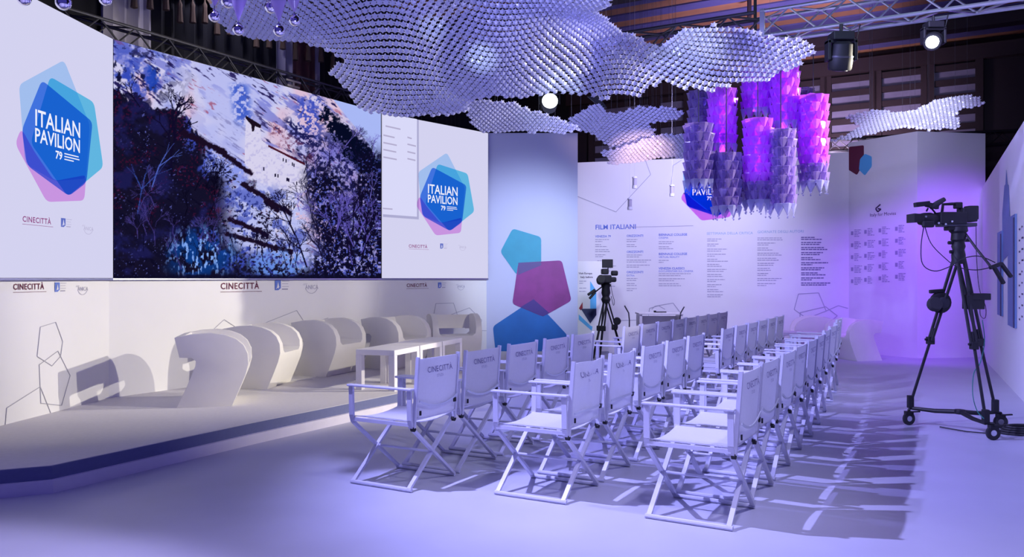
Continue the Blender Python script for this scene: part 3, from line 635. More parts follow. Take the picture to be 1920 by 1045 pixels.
# moving heads and the lit spotlight
def moving_head(loc, w_, label, lit, tilt):
    r = empty('stage_light', loc, label, 'lamp', 'stage lights hung from the truss'); k = w_ / .34
    MB().box((0, 0, -.05 * k), (.24 * k, .2 * k, .1 * k)).build('base', M['black'], r, bevel=.01)
    mb = MB().box((-.15 * k, 0, -.2 * k), (.04 * k, .12 * k, .24 * k)).box((.15 * k, 0, -.2 * k), (.04 * k, .12 * k, .24 * k)); mb.box((0, 0, -.11 * k), (.34 * k, .12 * k, .04 * k)); mb.build('yoke', M['black'], r, bevel=.008)
    rot = tilt
    MB().lathe([(.07 * k, .17 * k), (.11 * k, .14 * k), (.125 * k, .02 * k), (.135 * k, -.02 * k), (.13 * k, -.13 * k), (.12 * k, -.15 * k)], 18, (0, 0, -.27 * k), rot).build('head', M['black'], r, True)
    MB().lathe([(.09 * k, -.151 * k), (.09 * k, -.157 * k), (.03 * k, -.165 * k)], 18, (0, 0, -.27 * k), rot).build('lens', M['lens'] if lit else M['dsteel'], r, True)
    MB().tube([(0, 0, 0), (0, 0, .1 * k)], .02 * k, 8).build('clamp', M['black'], r)
    MB().tube([(.1 * k, 0, 0), (.18 * k, 0, -.06 * k), (.2 * k, 0, .02), (.22 * k, 0, .09)], .006, 6).build('cable', M['rubber'], r)
    if not lit: MB().lathe([(.136 * k, .012 * k), (.138 * k, .0), (.136 * k, -.012 * k)], 18, (0, 0, -.27 * k), rot).build('trim_ring', M['dsteel'], r, True)
    return r
p = at(1577, 68, 8.45); moving_head((p.x, p.y, 3.96), .31, 'large black moving head light with unlit lens, left of the lit one', False, Matrix.Rotation(.3, 3, 'X'))
p = at(1750, 45, 8.1); moving_head((p.x, p.y, 3.96), .23, 'small black stage light glowing white at far upper right', True, Matrix.Rotation(.95, 3, 'Y') @ Matrix.Rotation(-.9, 3, 'X'))
sr = empty('spotlight', at(1031, 190, 10.4), 'round spotlight shining white under the edge of the cloud', 'lamp')
tl = Matrix.Rotation(R(80), 3, 'X')
MB().lathe([(.06, -.22), (.095, -.18), (.105, 0), (.112, .02)], 20, (0, 0, 0), tl).build('housing', M['black'], sr, True)
MB().lathe([(.10, .018), (.10, .024), (.05, .034)], 20, (0, 0, 0), tl).build('lens', M['lens'], sr, True)
MB().box((.0, .1, .12), (.26, .02, .02)).box((-.13, .1, .06), (.015, .03, .14)).box((.13, .1, .06), (.015, .03, .14)).tube([(0, .1, .12), (0, .1, 2.2)], .015, 6).build('bracket', M['black'], sr)
pv = at(1118, 188, 10.8)
bd = tagit(MB().prism([(-.12, -.02, .05), (.02, -.02, .07), (.14, -.02, -.1), (.08, -.02, -.12)], [(-.12, 0, .05), (.02, 0, .07), (.14, 0, -.1), (.08, 0, -.12)]).tube([(0, 0, 0), (0, 0, 2)], .008, 5).build('barn_door', M['dsteel'], loc=pv), 'dark metal light flap hanging right of the round spotlight', 'flap')

# ================================================================== PAPER CLOUDS
def flower(a, depth, seed=0):
    """a shallow six-lobed cup, opening upward"""
    vs = [(0, 0, -depth)]; ri, ro = a * .30, a * .60
    for k in range(6): t = math.pi * k / 3; vs.append((ri * math.cos(t), ri * math.sin(t), -depth * .55))
    for k in range(12):
        t = math.pi * k / 6; r = ro if k % 2 == 0 else ro * .68; vs.append((r * math.cos(t), r * math.sin(t), 0 if k % 2 == 0 else -depth * .25))
    fs = [(0, 1 + k, 1 + (k + 1) % 6) for k in range(6)]
    for k in range(6):
        k2 = (k + 1) % 6; a0 = 7 + 2 * k; fs += [(1 + k, a0, a0 + 1), (1 + k, a0 + 1, 1 + k2), (1 + k2, a0 + 1, 7 + (2 * k + 2) % 12)]
    return vs, fs
def inside(x, y, poly):
    c = False; n = len(poly)
    for i in range(n):
        x0, y0 = poly[i]; x1, y1 = poly[(i + 1) % n]
        if (y0 > y) != (y1 > y) and x < (x1 - x0) * (y - y0) / (y1 - y0) + x0: c = not c
    return c
def cloud(name, label, outline, surf, a, m, depth, nparts, group, dY=(5, 14), slope=.62, seed=1):
    # plan outline of the hanging sheet
    plan = []
    for px, py in outline:
        lo, hi = dY
        for _ in range(40):
            Y = (lo + hi) / 2; X = (px - 960) / FPX * Y; zr = EYE - (py - 522) / FPX * Y
            if zr > surf(X, Y): hi = Y
            else: lo = Y
        plan.append((X, Y))
    xs = [p[0] for p in plan]; ys = [p[1] for p in plan]; cx_, cy_ = sum(xs) / len(xs), sum(ys) / len(ys)
    root = empty(name, (cx_, cy_, surf(cx_, cy_)), label, 'ceiling decoration', group); o0 = root.location
    dy = a * .866 / math.sqrt(1 + slope * slope); vs0, fs0 = flower(a * 1.04, depth); r = random.Random(seed); items = []
    j = 0; y = min(ys)
    while y < max(ys):
        x = min(xs) + (a / 2 if j % 2 else 0)
        while x < max(xs):
            if inside(x, y, plan):
                e = .02; n = Vector((-(surf(x + e, y) - surf(x - e, y)) / (2 * e), -(surf(x, y + e) - surf(x, y - e)) / (2 * e), 1)).normalized()
                items.append((Vector((x, y, surf(x, y))), n))
            x += a
        y += dy; j += 1
    items.sort(key=lambda t: t[0].length + (100 if 522 - FPX * (t[0].z - EYE) / t[0].y < 4 else 0))
    me = bpy.data.meshes.new('paper_flower'); me.from_pydata(vs0, [], fs0); me.materials.append(m)
    V3 = [Vector(v) for v in vs0]; allv = []; allf = []
    for i, (p, n) in enumerate(items):
        X = (Vector((1, 0, 0)) - n * n.x).normalized(); mt = Matrix((X, n.cross(X), n)).transposed()
        mt = mt @ Matrix.Rotation(r.uniform(-.14, .14), 3, 'X') @ Matrix.Rotation(r.uniform(-.14, .14), 3, 'Y') @ Matrix.Rotation(R(30) + r.uniform(-.1, .1), 3, 'Z')
        if i < nparts:
            o = bpy.data.objects.new('paper_flower', me); COL.objects.link(o); o.parent = root; mw = mt.to_4x4(); mw.translation = p - o0; o.matrix_local = mw
        else:
            k = len(allv); allv += [tuple(mt @ v + p - o0) for v in V3]; allf += [tuple(q_ + k for q_ in f_) for f_ in fs0]
    if allv:
        me2 = bpy.data.meshes.new('flower_mass'); me2.from_pydata(allv, [], allf); me2.materials.append(m); o = bpy.data.objects.new('flower_mass', me2); COL.objects.link(o); o.parent = root; o['kind'] = 'stuff'
    mb = MB()
    for k in range(0, len(items), max(1, len(items) // 12)):
        p = items[k][0] - o0; top_ = CZ - .06 - o0.z
        if 522 - FPX * (items[k][0].z - EYE) / items[k][0].y < 60 or True: mb.tube([p, (p.x, p.y, top_)], .0015, 3, False)
    mb.build('suspension_wire', M['wire'], root)
    print(name, len(items)); return root
def s_main(X, Y):
    return 8.43 - .62 * Y + .15 * math.sin(1.9 * X + 2.2 * Y + .5) + .07 * math.sin(3.7 * X - 2.6 * Y) + .05 * math.sin(1.1 * X - 4.1 * Y + 1)
main = [(395, -70), (398, 20), (425, 58), (480, 72), (540, 76), (600, 86), (642, 110), (610, 130), (650, 165), (672, 202), (720, 213), (800, 217), (870, 210), (888, 186), (930, 178), (960, 183), (1010, 176), (1080, 176), (1130, 186), (1172, 178), (1200, 183), (1215, 165), (1245, 152), (1290, 166), (1325, 172), (1380, 158), (1440, 150), (1490, 127), (1532, 95), (1525, 78), (1440, 68), (1400, 55), (1340, 45), (1290, 50), (1245, 76), (1230, 86), (1200, 70), (1160, 56), (1140, 35), (1122, 20), (1150, 10), (1130, -70)]
G = 'undulating paper flower clouds under the ceiling'
cloud('paper_cloud', 'huge undulating cloud of white paper flowers filling the top of the room', main, s_main, .0585, M['cloudw'], .028, 300, G, seed=1)
cloud('paper_cloud', 'narrow white flower cloud just below the huge one, above the blue panel', [(868, 195), (905, 184), (960, 190), (1000, 206), (1060, 226), (1092, 240), (1060, 250), (1000, 248), (950, 246), (905, 249), (882, 228)],
      lambda X, Y: 8.35 - .52 * Y + .05 * math.sin(3 * X + 2 * Y), .056, M['cloudw'], .027, 0, G, (6, 16), .52, 2)
cloud('paper_cloud', 'small white flower cloud with a wing, left of the violet chandelier', [(1065, 222), (1090, 208), (1112, 194), (1128, 196), (1145, 214), (1200, 199), (1262, 199), (1287, 211), (1272, 222), (1212, 228), (1230, 243), (1222, 264), (1190, 276), (1142, 276), (1125, 262), (1068, 241)],
      lambda X, Y: 8.9 - .52 * Y + .08 * math.sin(4 * X + 1.5 * Y), .054, M['cloudw'], .027, 0, G, (6, 16), .52, 3)
cloud('paper_cloud', 'small warm-lit flower cloud below the winged one, left of the chandelier', [(1122, 284), (1160, 277), (1200, 262), (1235, 250), (1288, 252), (1290, 299), (1220, 298), (1175, 305), (1138, 309), (1142, 297)],
      lambda X, Y: 8.6 - .50 * Y + .06 * math.sin(4 * X + 1 * Y), .054, M['cloudw'], .027, 0, G, (6, 16), .5, 4)
cloud('paper_cloud', 'long clear glassy flower cloud floating at right above the white corner board', [(1550, 266), (1592, 248), (1612, 238), (1584, 216), (1640, 205), (1712, 206), (1760, 184), (1800, 177), (1838, 180), (1847, 196), (1800, 205), (1794, 216), (1800, 240), (1740, 244), (1700, 238), (1650, 246), (1600, 258)],
      lambda X, Y: 9.2 - .52 * Y + .06 * math.sin(3 * X + 2 * Y), .052, M['cloudc'], .030, 0, G, (6, 18), .52, 5)

# ================================================================== VIOLET CHANDELIER
ch = empty('glass_chandelier', (3.0, 10.0, 4.25), 'huge violet glass chandelier of stacked faceted prisms, glowing magenta inside', 'chandelier')
o0 = ch.location
MB().lathe([(.50, 0), (.50, .03), (.45, .04)], 24).tube([(0, 0, .03), (0, 0, CZ - .06 - o0.z)], .02, 8).build('ceiling_frame', M['dsteel'], ch)
cols = [(1316, 174, 289, 10.35, 0, 1), (1354, 170, 290, 10.0, (186, 284), 1), (1310, 235, 357, 9.7, 0, 0), (1362, 290, 405, 9.75, 0, 0), (1421, 226, 394, 9.8, (230, 326), 0), (1417, 130, 222, 10.2, (140, 208), 1),
        (1471, 122, 246, 10.0, (128, 240), 1), (1464, 246, 402, 9.75, 0, 0), (1525, 182, 358, 9.9, (190, 288), 0), (1486, 236, 305, 10.4, 0, 1), (1393, 292, 392, 10.4, 0, 0), (1333, 200, 330, 10.6, 0, 0), (1500, 170, 300, 10.6, 0, 0)]
pw, ph = .062, .128
def prism_mesh(m, tip):
    vs = [(-pw, 0, 0), (pw, 0, 0), (0, .045, .0), (0, .016, -ph), (-pw * .9, .004, .012), (pw * .9, .004, .012), (0, .05, .012)]
    fs = [(0, 3, 2), (2, 3, 1), (0, 1, 3), (0, 2, 6, 4), (2, 1, 5, 6), (0, 4, 5, 1), (4, 6, 5)]
    k = len(vs)
    if tip:
        for i in range(6): t = i * math.pi / 3; vs.append((.013 * math.cos(t), .016 + .013 * math.sin(t), -ph - .012))
        vs += [(0, .016, -ph), (0, .016, -ph - .026)]
        for i in range(6): fs += [(k + i, k + (i + 1) % 6, k + 6), (k + (i + 1) % 6, k + i, k + 7)]
    return vs, fs
cand = []
for ci, (px, y0, y1, Y, lit, up_) in enumerate(cols):
    t_, b_ = at(px, y0, Y), at(px, y1, Y); c = Vector((t_.x, Y, 0)); n = max(3, round((t_.z - b_.z) / .108)); rad = .145
    core = MB().tube([(c.x - o0.x, c.y - o0.y, t_.z - o0.z), (c.x - o0.x, c.y - o0.y, b_.z - o0.z + .1)], .012, 6).tube([(c.x - o0.x, c.y - o0.y, t_.z - o0.z), (c.x - o0.x, c.y - o0.y, 0)], .006, 5)
    for j in range(n):
        zz_ = t_.z - o0.z - j * (t_.z - b_.z) / n; ring = [(c.x - o0.x + (rad - .01) * math.cos(q_), c.y - o0.y + (rad - .01) * math.sin(q_), zz_) for q_ in np.linspace(0, 2 * math.pi, 13)]; core.tube(ring, .003, 3, False)
    co = core.build('prism_column', M['dsteel'], ch)
    if lit:
        za, zb = at(px, lit[0], Y).z, at(px, lit[1], Y).z
        MB().tube([(c.x - o0.x, c.y - o0.y, za - o0.z), (c.x - o0.x, c.y - o0.y, zb - o0.z)], .035, 10).build('lamp_tube', M['tube'], co)
    for j in range(n):
        z = t_.z - j * (t_.z - b_.z) / n
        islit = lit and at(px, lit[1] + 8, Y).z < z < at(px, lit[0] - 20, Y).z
        for k in range(9):
            th = 2 * math.pi * (k + .5 * (j % 2)) / 9
            p = Vector((c.x + rad * math.cos(th), c.y + rad * math.sin(th), z)) - o0
            cand.append((p, th, ci, co, bool(islit), j == n - 1, (c.y + rad * math.sin(th)) + (1.5 if math.sin(th) > -.1 else 0)))
            if j < n - 1:
                th2 = th + math.pi / 9; p2 = Vector((c.x + (rad - .03) * math.cos(th2), c.y + (rad - .03) * math.sin(th2), z - .035)) - o0
                cand.append((p2, th2, ci, co, bool(islit), False, 50 + c.y))
cand.sort(key=lambda t: t[6]); cache = {}
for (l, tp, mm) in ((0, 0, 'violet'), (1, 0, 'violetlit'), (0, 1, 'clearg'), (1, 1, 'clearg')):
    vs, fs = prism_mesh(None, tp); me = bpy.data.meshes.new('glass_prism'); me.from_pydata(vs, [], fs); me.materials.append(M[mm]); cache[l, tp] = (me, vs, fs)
rest = {}
for i, (p, th, ci, co, l, tp, key) in enumerate(cand):
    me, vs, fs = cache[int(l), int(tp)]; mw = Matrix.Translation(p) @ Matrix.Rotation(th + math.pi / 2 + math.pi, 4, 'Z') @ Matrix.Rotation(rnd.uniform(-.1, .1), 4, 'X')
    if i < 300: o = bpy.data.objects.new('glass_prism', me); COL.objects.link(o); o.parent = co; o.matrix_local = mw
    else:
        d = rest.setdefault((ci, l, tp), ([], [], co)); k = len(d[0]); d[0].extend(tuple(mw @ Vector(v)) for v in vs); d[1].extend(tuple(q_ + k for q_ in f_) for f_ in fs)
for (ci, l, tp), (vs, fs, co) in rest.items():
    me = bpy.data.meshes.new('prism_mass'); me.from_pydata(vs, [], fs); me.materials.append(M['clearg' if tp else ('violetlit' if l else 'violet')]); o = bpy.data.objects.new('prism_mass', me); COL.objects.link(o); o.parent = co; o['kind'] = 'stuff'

# glass ball chandeliers, top left
def ball_chand(cx_, Y, items, label):
    c = at(cx_, -90, Y); r = empty('ball_chandelier', c, label, 'chandelier'); z0_ = c.z
    MB().lathe([(.02, .5), (.04, .3), (.30, .06), (.34, .02), (.30, 0), (.05, -.02)], 24).tube([(0, 0, .4), (0, 0, CZ - z0_)], .012, 8).build('crown', M['chrome'], r, True)
    for (x, y, tip, dY, rr) in items:
        b = at(x, y, Y + dY) - c; rad = rr / FPX * (Y + dY)
        if tip is None:
            mb = MB().tube([b + Vector((0, 0, rad)), Vector((b.x, b.y, .02))], .003, 5)
            mb.build('hanging_wire', M['wire'], r)
        else:
            t = at(x, tip, Y + dY) - c; L = -t.z * .9; top_ = Vector((t.x * .9, t.y * .9, 0))
            ax = (top_ - t).normalized(); L = (top_ - t).length; rot = ax.to_track_quat('Z', 'Y').to_matrix()
            MB().lathe([(.004, 0), (.03, L * .14), (.062, L * .34), (.07, L * .55), (.05, L * .8), (.02, L)], 14, t, rot).build('glass_petal', M['petal'], r, True)
            MB().tube([t, b + Vector((0, 0, rad))], .003, 5).build('hook', M['wire'], r)
        n = 12; MB().lathe([(max(.001, rad * math.sin(math.pi * i / n)), rad * math.cos(math.pi * i / n)) for i in range(n + 1)], 18, b).build('glass_ball', M['chrome'], r, True)
        MB().lathe([(rad * .35, rad * .92), (rad * .35, rad * 1.15), (rad * .2, rad * 1.2)], 10, b).build('ball_cap', M['chrome'], r, True)
ball_chand(478, 5.5, [(402, 30, 10, -.05, 11), (447, 55, 38, -.2, 11), (427, 2, None, -.1, 13), (508, 13, None, .0, 12), (523, 57, 40, -.2, 11), (552, 38, 22, .05, 10.5), (470, -30, -50, .2, 11)], 'chandelier of lilac glass petals and mirrored balls at upper left')
ball_chand(125, 5.0, [(45, -3, None, 0, 13), (119, 4, -14, -.1, 14.5), (198, -2, -20, .0, 12)], 'mirrored ball chandelier cut off by the top left edge')
# slim pendant lamps by the film board
for i, (x, y, lab) in enumerate(((1190, 342, 'slim cylinder pendant lamp, highest left of the three before the film board'), (1181, 382, 'slim cylinder pendant lamp, lowest of the three before the film board'), (1260, 357, 'slim cylinder pendant lamp at the right, nearest the pentagon logo'))):
    p = at(x, y, 13.6); r = empty('pendant_lamp', p, lab, 'lamp', 'slim pendant lamps')
    MB().lathe([(.035, -.09), (.035, .08), (.01, .09)], 14).build('lamp_body', M['curtain'], r, True)
    MB().lathe([(.042, -.05), (.042, -.10), (.03, -.10)], 14).lathe([(.042, .07), (.042, .095), (.01, .1)], 14).build('glass_sleeve', M['frame'], r, True)
    MB().tube([(0, 0, .09), (0, 0, CZ - p.z)], .002, 4).build('cord', M['frame'], r)

# ================================================================== ARMCHAIRS
def armchair_mesh():
    prof = [(.02, 0), (.515, 0), (.58, .15), (.64, .30), (.665, .40), (.66, .50), (.62, .585), (.55, .645), (.45, .685), (.32, .705), (.16, .695), (0, .665), (.045, .475), (.155, .47), (.19, .44), (.185, .39), (.11, .20)]
    prof = [(x - .27, z) for x, z in prof]
    def ob(mb, n): o = mb.build(n, M['plastic']); return o
    body = ob(MB().prism([(x, -.36, z) for x, z in prof], [(x, .36, z) for x, z in prof]), 'body')
    cs = [(-.22, .395), (.22, .395), (.262, .43), (.272, .50), (.285, .80), (-.285, .80), (-.272, .50), (-.262, .43)]   # (y,z) section
    cut = ob(MB().prism([(-.09 - (z - .39) * .36, y, z) for y, z in cs], [(.6, y, z) for y, z in cs]), 'cut')
    b = body.modifiers.new('c', 'BOOLEAN'); b.object = cut; b.operation = 'DIFFERENCE'; b.solver = 'EXACT'
    slot = ob(MB().box((-.16, 0, .435), (.22, .42, .085)), 'slot'); b = body.modifiers.new('s', 'BOOLEAN'); b.object = slot; b.operation = 'DIFFERENCE'; b.solver = 'EXACT'
    bv = body.modifiers.new('b', 'BEVEL'); bv.width = .014; bv.segments = 3; bv.limit_method = 'ANGLE'; bv.angle_limit = R(35)
    bpy.context.view_layer.update(); dg = bpy.context.evaluated_depsgraph_get(); me = bpy.data.meshes.new_from_object(body.evaluated_get(dg))
    for o in (body, cut, slot): bpy.data.objects.remove(o)
    me.polygons.foreach_set('use_smooth', [True] * len(me.polygons)); me.set_sharp_from_angle(angle=R(38)); me.name = 'armchair'; return me
am = armchair_mesh()
for (x, y, ang, z, lab) in ((-3.02, 8.07, 15, ST, 'white moulded armchair nearest the camera on the stage, seen from its side'), (-2.92, 9.34, -5, ST, 'second white moulded armchair from the near end of the stage row'),
                            (-2.42, 10.50, -20, ST, 'middle white moulded armchair of the five on the stage'), (-1.66, 11.3, -31, ST, 'fourth white moulded armchair, behind the first low table on stage'),
                            (-.88, 12.1, -76, ST, 'farthest white armchair on stage, facing the camera with open slot in back'),
                            (5.60, 15.0, 168, 0, 'white rounded armchair behind the last director chairs, far right'), (5.98, 14.1, 194, 0, 'rounded armchair in violet light beside the board with small notices')):
    o = bpy.data.objects.new('armchair', am); COL.objects.link(o); o.location = (x, y, z); o.rotation_euler = (0, 0, R(ang)); tagit(o, lab, 'armchair', 'white moulded armchairs')

# low tables
def low_table(loc, rz, label, L=.65, W=.47, H=.445, proto=[None]):
    r = empty('low_table', loc, label, 'table', 'low white tables', rz)
    MB().box((0, 0, H - .03), (L, W, .06)).build('tabletop', M['table'], r, bevel=.004)
    for sx in (-1, 1):
        for sy in (-1, 1): MB().box((sx * (L / 2 - .035), sy * (W / 2 - .035), (H - .06) / 2), (.07, .07, H - .06)).build('leg', M['table'], r)
    return r
td = Vector((.31, .95, 0)).normalized(); tn = Vector((.95, -.31, 0)); rz = math.atan2(td.y, td.x); p0 = Vector((-1.50, 8.86, ST))
for i, lab in enumerate(('nearest low white table on stage, before the armchairs', 'middle low white table on stage, end to end with the nearest', 'farthest low white table on stage, before the slotted armchair')):
    low_table(p0 + td * (.33 + i * .67), rz, lab)
low_table((5.05, 14.3, 0), R(-16), 'low white table in violet light by the far board', .62, .5, .46)
# presentation desk at the back
dk_ = empty('presentation_desk', at(1236, 580, 15.0) * 1, 'tall white desk with modesty panel before the film board', 'table'); dk_.location.z = 0
MB().box((0, 0, .755), (.82, .45, .03)).build('desktop', M['table'], dk_, bevel=.005)
for s in (-1, 1): MB().box((s * .37, 0, .37), (.05, .40, .74)).build('side_panel', M['table'], dk_)
MB().box((0, .16, .45), (.69, .02, .5)).build('modesty_panel', M['table'], dk_)
tagit(MB().box((0, 0, .008), (.22, .05, .016)).box((-.1, 0, .018), (.04, .04, .03)).build('microphone', M['black'], loc=(dk_.location.x + .02, 15.0, .772)), 'small black microphone lying on the tall white desk', 'microphone')
for i, (x0, y0, x1, y1, lab) in enumerate(((1180, 600, 1171, 573, 'bent black gooseneck stand left of the tall white desk'), (1275, 598, 1283, 575, 'bent black gooseneck stand right of the tall white desk'))):
    a, b = at(x0, y0, 14.6), at(x1, y1, 14.6); o = tagit(MB().tube([(0, 0, 0), (0, 0, a.z), ((b.x - a.x) * .15, 0, (a.z + b.z) / 2), (b.x - a.x, 0, b.z)], .012, 7).lathe([(.11, 0), (.11, .012), (.02, .02)], 16).build('gooseneck_stand', M['dsteel'], loc=(a.x, a.y, 0)), lab, 'stand', 'gooseneck stands beside the desk')
# roll-up banner
PN = Plane((1.16, 14.95), (2.02, 14.95)); bn = empty('roll_up_banner', (1.55, 14.95, 0), 'printed white banner with blue and dark triangles left of the small camera', 'banner'); inv = Matrix.Translation(-bn.location)
out = [PN.slab('banner_sheet', M['wall'], .05, 1.72, .01, 0, a0=.0, a1=.62, parent=bn), PN.slab('banner_base', M['steel'], 0, .06, .12, .06, a0=0, a1=.62, parent=bn)]
out += [PN.text('Visit Europe', 1085, 514, .05, M['ink'], bn, .003, .001), PN.text('Italy before', 1088, 521, .05, M['ink'], bn, .003, .001)]
def B2(pts): return [(1080 + x / 6.96, 490 + y / 6.96) for x, y in pts]
out += [PN.poly(B2([(185, 255), (265, 380), (265, 620), (185, 620)]), M['skyink'], bn, .003), PN.poly(B2([(62, 617), (265, 617), (265, 700), (185, 810)]), M['navy'], bn, .006), PN.poly(B2([(38, 612), (85, 530), (88, 612), (62, 640)]), M['red'], bn, .003),
        PN.poly(B2([(36, 690), (190, 840), (215, 850), (205, 905), (36, 760)]), M['skyink'], bn, .003)]
out.append(dashes(PN, 1086, [527, 531, 540, 546], M['greyink'], bn, wmax=14))
for o in out: o.matrix_parent_inverse = inv.copy()

# ================================================================== DIRECTOR CHAIRS
def canvas(x, y0, y1, z0_, z1_, sag, th=.006, wr=0, n=8):
    vs = []; fs = []
    for i in range(n + 1):
        for j in range(n + 1):
            u_, v_ = i / n, j / n; d = sag * 4 * u_ * (1 - u_) + (wr * (math.sin(u_ * 9 + v_ * 7) * .5 + math.sin(v_ * 13 - u_ * 5) * .35 + (1 - v_) * .8) * 4 * u_ * (1 - u_) if wr else 0)
            for t in (0, th): vs.append((x + d + t, y0 + (y1 - y0) * u_, z0_ + (z1_ - z0_) * v_ ))
    def id_(i, j, t): return (i * (n + 1) + j) * 2 + t
    for i in range(n):
        for j in range(n):
            for t in (0, 1): q_ = (id_(i, j, t), id_(i + 1, j, t), id_(i + 1, j + 1, t), id_(i, j + 1, t)); fs.append(q_)
    for i in range(n):
        fs += [(id_(i, 0, 0), id_(i + 1, 0, 0), id_(i + 1, 0, 1), id_(i, 0, 1)), (id_(i, n, 0), id_(i + 1, n, 0), id_(i + 1, n, 1), id_(i, n, 1)), (id_(0, i, 0), id_(0, i + 1, 0), id_(0, i + 1, 1), id_(0, i, 1)), (id_(n, i, 0), id_(n, i + 1, 0), id_(n, i + 1, 1), id_(n, i, 1))]
    return MB().add(vs, fs)
def make_chair(wr, label):
    r = empty('director_chair', (0, 0, 0), label, 'chair', "white director's chairs in rows before the stage"); F = M['frame']
    hx, hw, sz, az = .245, .255, .44, .665
    for s in (-1, 1): MB().tube([(-hx - .01, s * hw, .014), (hx + .01, s * hw, .014)], .014, 8).build('floor_bar', F, r, True)
    for sx in (-1, 1):
        for s in (-1, 1):
            x = sx * (hx - .012 * (s > 0)) ; pts = [(x, s * hw, .02), (x, -s * hw * .96, sz - .02), (x, -s * hw * 1.02, sz + .03), (x, -s * hw * 1.04, az)]
            mb = MB()
            mb.bar(pts[0], pts[1], .018, .028, up=(1, 0, 0)); mb.bar(pts[1], pts[2], .018, .034, up=(1, 0, 0)); mb.bar(pts[2], pts[3], .018, .034, up=(1, 0, 0)); mb.build('leg', F, r)
    MB().tube([(-hx, 0, sz * .5), (hx, 0, sz * .5)], .009, 8).build('stretcher', F, r, True)
    for s in (-1, 1):
        MB().box((0, s * hw * 1.04, az + .008), (2 * hx + .05, .045, .014)).build('armrest', F, r, bevel=.004)
        MB().bar((-hx, s * hw * .98, sz), (hx, s * hw * .98, sz), .02, .024).build('seat_rail', F, r)
        MB().bar((-hx - .015, s * .238, sz - .02), (-hx - .05, s * .238, .885), .024, .018, up=(0, 1, 0)).build('back_post', F, r)
    n = 8; vs = []
    mb = canvas(0, -.245, .245, -hx + .01, hx - .01, 0); mb.v = [(z, y, sz + .018 + x - .05 * (1 - (y / .245) ** 2) * .5) for x, y, z in mb.v]; mb.build('seat', M['canvas'], r, True)
    mb = canvas(0, -.232, .232, .475, .872, -.012 if not wr else -.02, wr=wr); mb.v = [(x - hx - .018 - (z - .44) * .075, y, z) for x, y, z in mb.v]; mb.build('backrest', M['canvas'], r, True)
    MB().bar((-hx - .02, -.23, .474), (-hx - .02, .23, .474), .018, .012).build('back_hem', F, r)
    prv = None; mb = MB()
    for i in range(9):
        t = -1 + i / 4; p = Vector((-hx - .052, t * .225, (.545 + .05 * t * t) if not wr else .56 - .0 * t));
        if prv: mb.bar(prv, p, .006, .014)
        prv = p
    mb.build('strap', M['hem'], r)
    MB().box((-hx - .052, -.19, .555), (.008, .028, .028)).box((-hx - .045, .205, .515), (.008, .014, .03)).build('strap_clip', M['black'], r)
    for s in (-1, 1): MB().lathe([(.001, -.012), (.018, -.012), (.018, .012), (.001, .012)], 8, (-hx - .01, s * hw * .93, sz - .028), Matrix.Rotation(R(90), 3, 'Y')).build('joint_knob', M['black'], r)
    mb = Matrix(((0, 0, -1), (-1, 0, 0), (0, 1, 0)))
    for body, size, z, al in (('CINECITTÀ', .054, .775, 0), ('STUDI', .026, .738, 0)):
        o = bpy.data.objects.new('lettering', text_mesh(body, size, M['chairink' if size > .05 else 'greyink'], .0003, align='CENTER', space=1.1)); COL.objects.link(o); o.parent = r
        mm = mb.to_4x4(); mm.translation = (-hx - .062, 0, z); o.matrix_local = mm @ Matrix.Rotation(-.085, 4, 'X')
        if wr:
            o.data = o.data.copy()
            for v in o.data.vertices:
                u_ = (-v.co.x + .232) / .464; v_ = (z + v.co.y - .475) / .397
                v.co.z -= wr * (math.sin(u_ * 9 + v_ * 7) * .5 + math.sin(v_ * 13 - u_ * 5) * .35 + (1 - v_) * .8) * 4 * u_ * (1 - u_) - .002
    return r
protos = [make_chair(0, 'x'), make_chair(.022, 'x')]; used = [0, 0]
def place(bx, by, wr, label, rz):
    src = protos[wr]
    if not used[wr]: r = src; used[wr] = 1
    else:
        r = src.copy(); COL.objects.link(r)
        for c in list(src.children): k = c.copy(); COL.objects.link(k); k.parent = r
    f = Vector((math.cos(rz), math.sin(rz), 0)); r.location = (bx + f.x * .29, by + f.y * .29, 0); r.rotation_euler = (0, 0, rz); r['label'] = label
RZ = math.atan2(.49, -.87)
ORD = ['nearest', 'second', 'third', 'fourth', 'fifth', 'sixth', 'seventh', 'eighth', 'ninth', 'tenth', 'eleventh', 'twelfth', 'thirteenth']
TA = [0, .60, 1.25, 1.90, 2.50, 3.87, 4.46, 5.05, 5.64, 6.23, 6.82, 7.41, 8.0]
TB = [0, .631, 1.33, 1.94, 2.57, 3.82, 4.45, 5.06, 5.67, 6.28, 6.89]
for i, t in enumerate(TA): place(-.5 + .47 * t, 5.50 + .88 * t, 0, "white director's chair, %s in the row closest to the stage" % ORD[i], RZ + rnd.uniform(-.015, .015))
for i, t in enumerate(TB): place(.49 + .47 * t, 5.22 + .88 * t, 1 if i < 2 else 0, "white director's chair%s, %s in the middle row" % (' with creased canvas back' if i < 2 else '', ORD[i]), RZ + rnd.uniform(-.015, .015))
TCc = [(1.38, 4.69), (1.66, 5.22), (1.98, 5.81), (2.27, 6.38), (2.56, 6.92), (2.86, 7.52), (3.20, 8.25), (3.54, 8.95), (3.88, 9.68), (4.19, 10.4)]
for i, (x, y) in enumerate(TCc): place(x, y, 0, "white director's chair, %s in the row beside the right aisle" % ORD[i], RZ + rnd.uniform(-.015, .015))

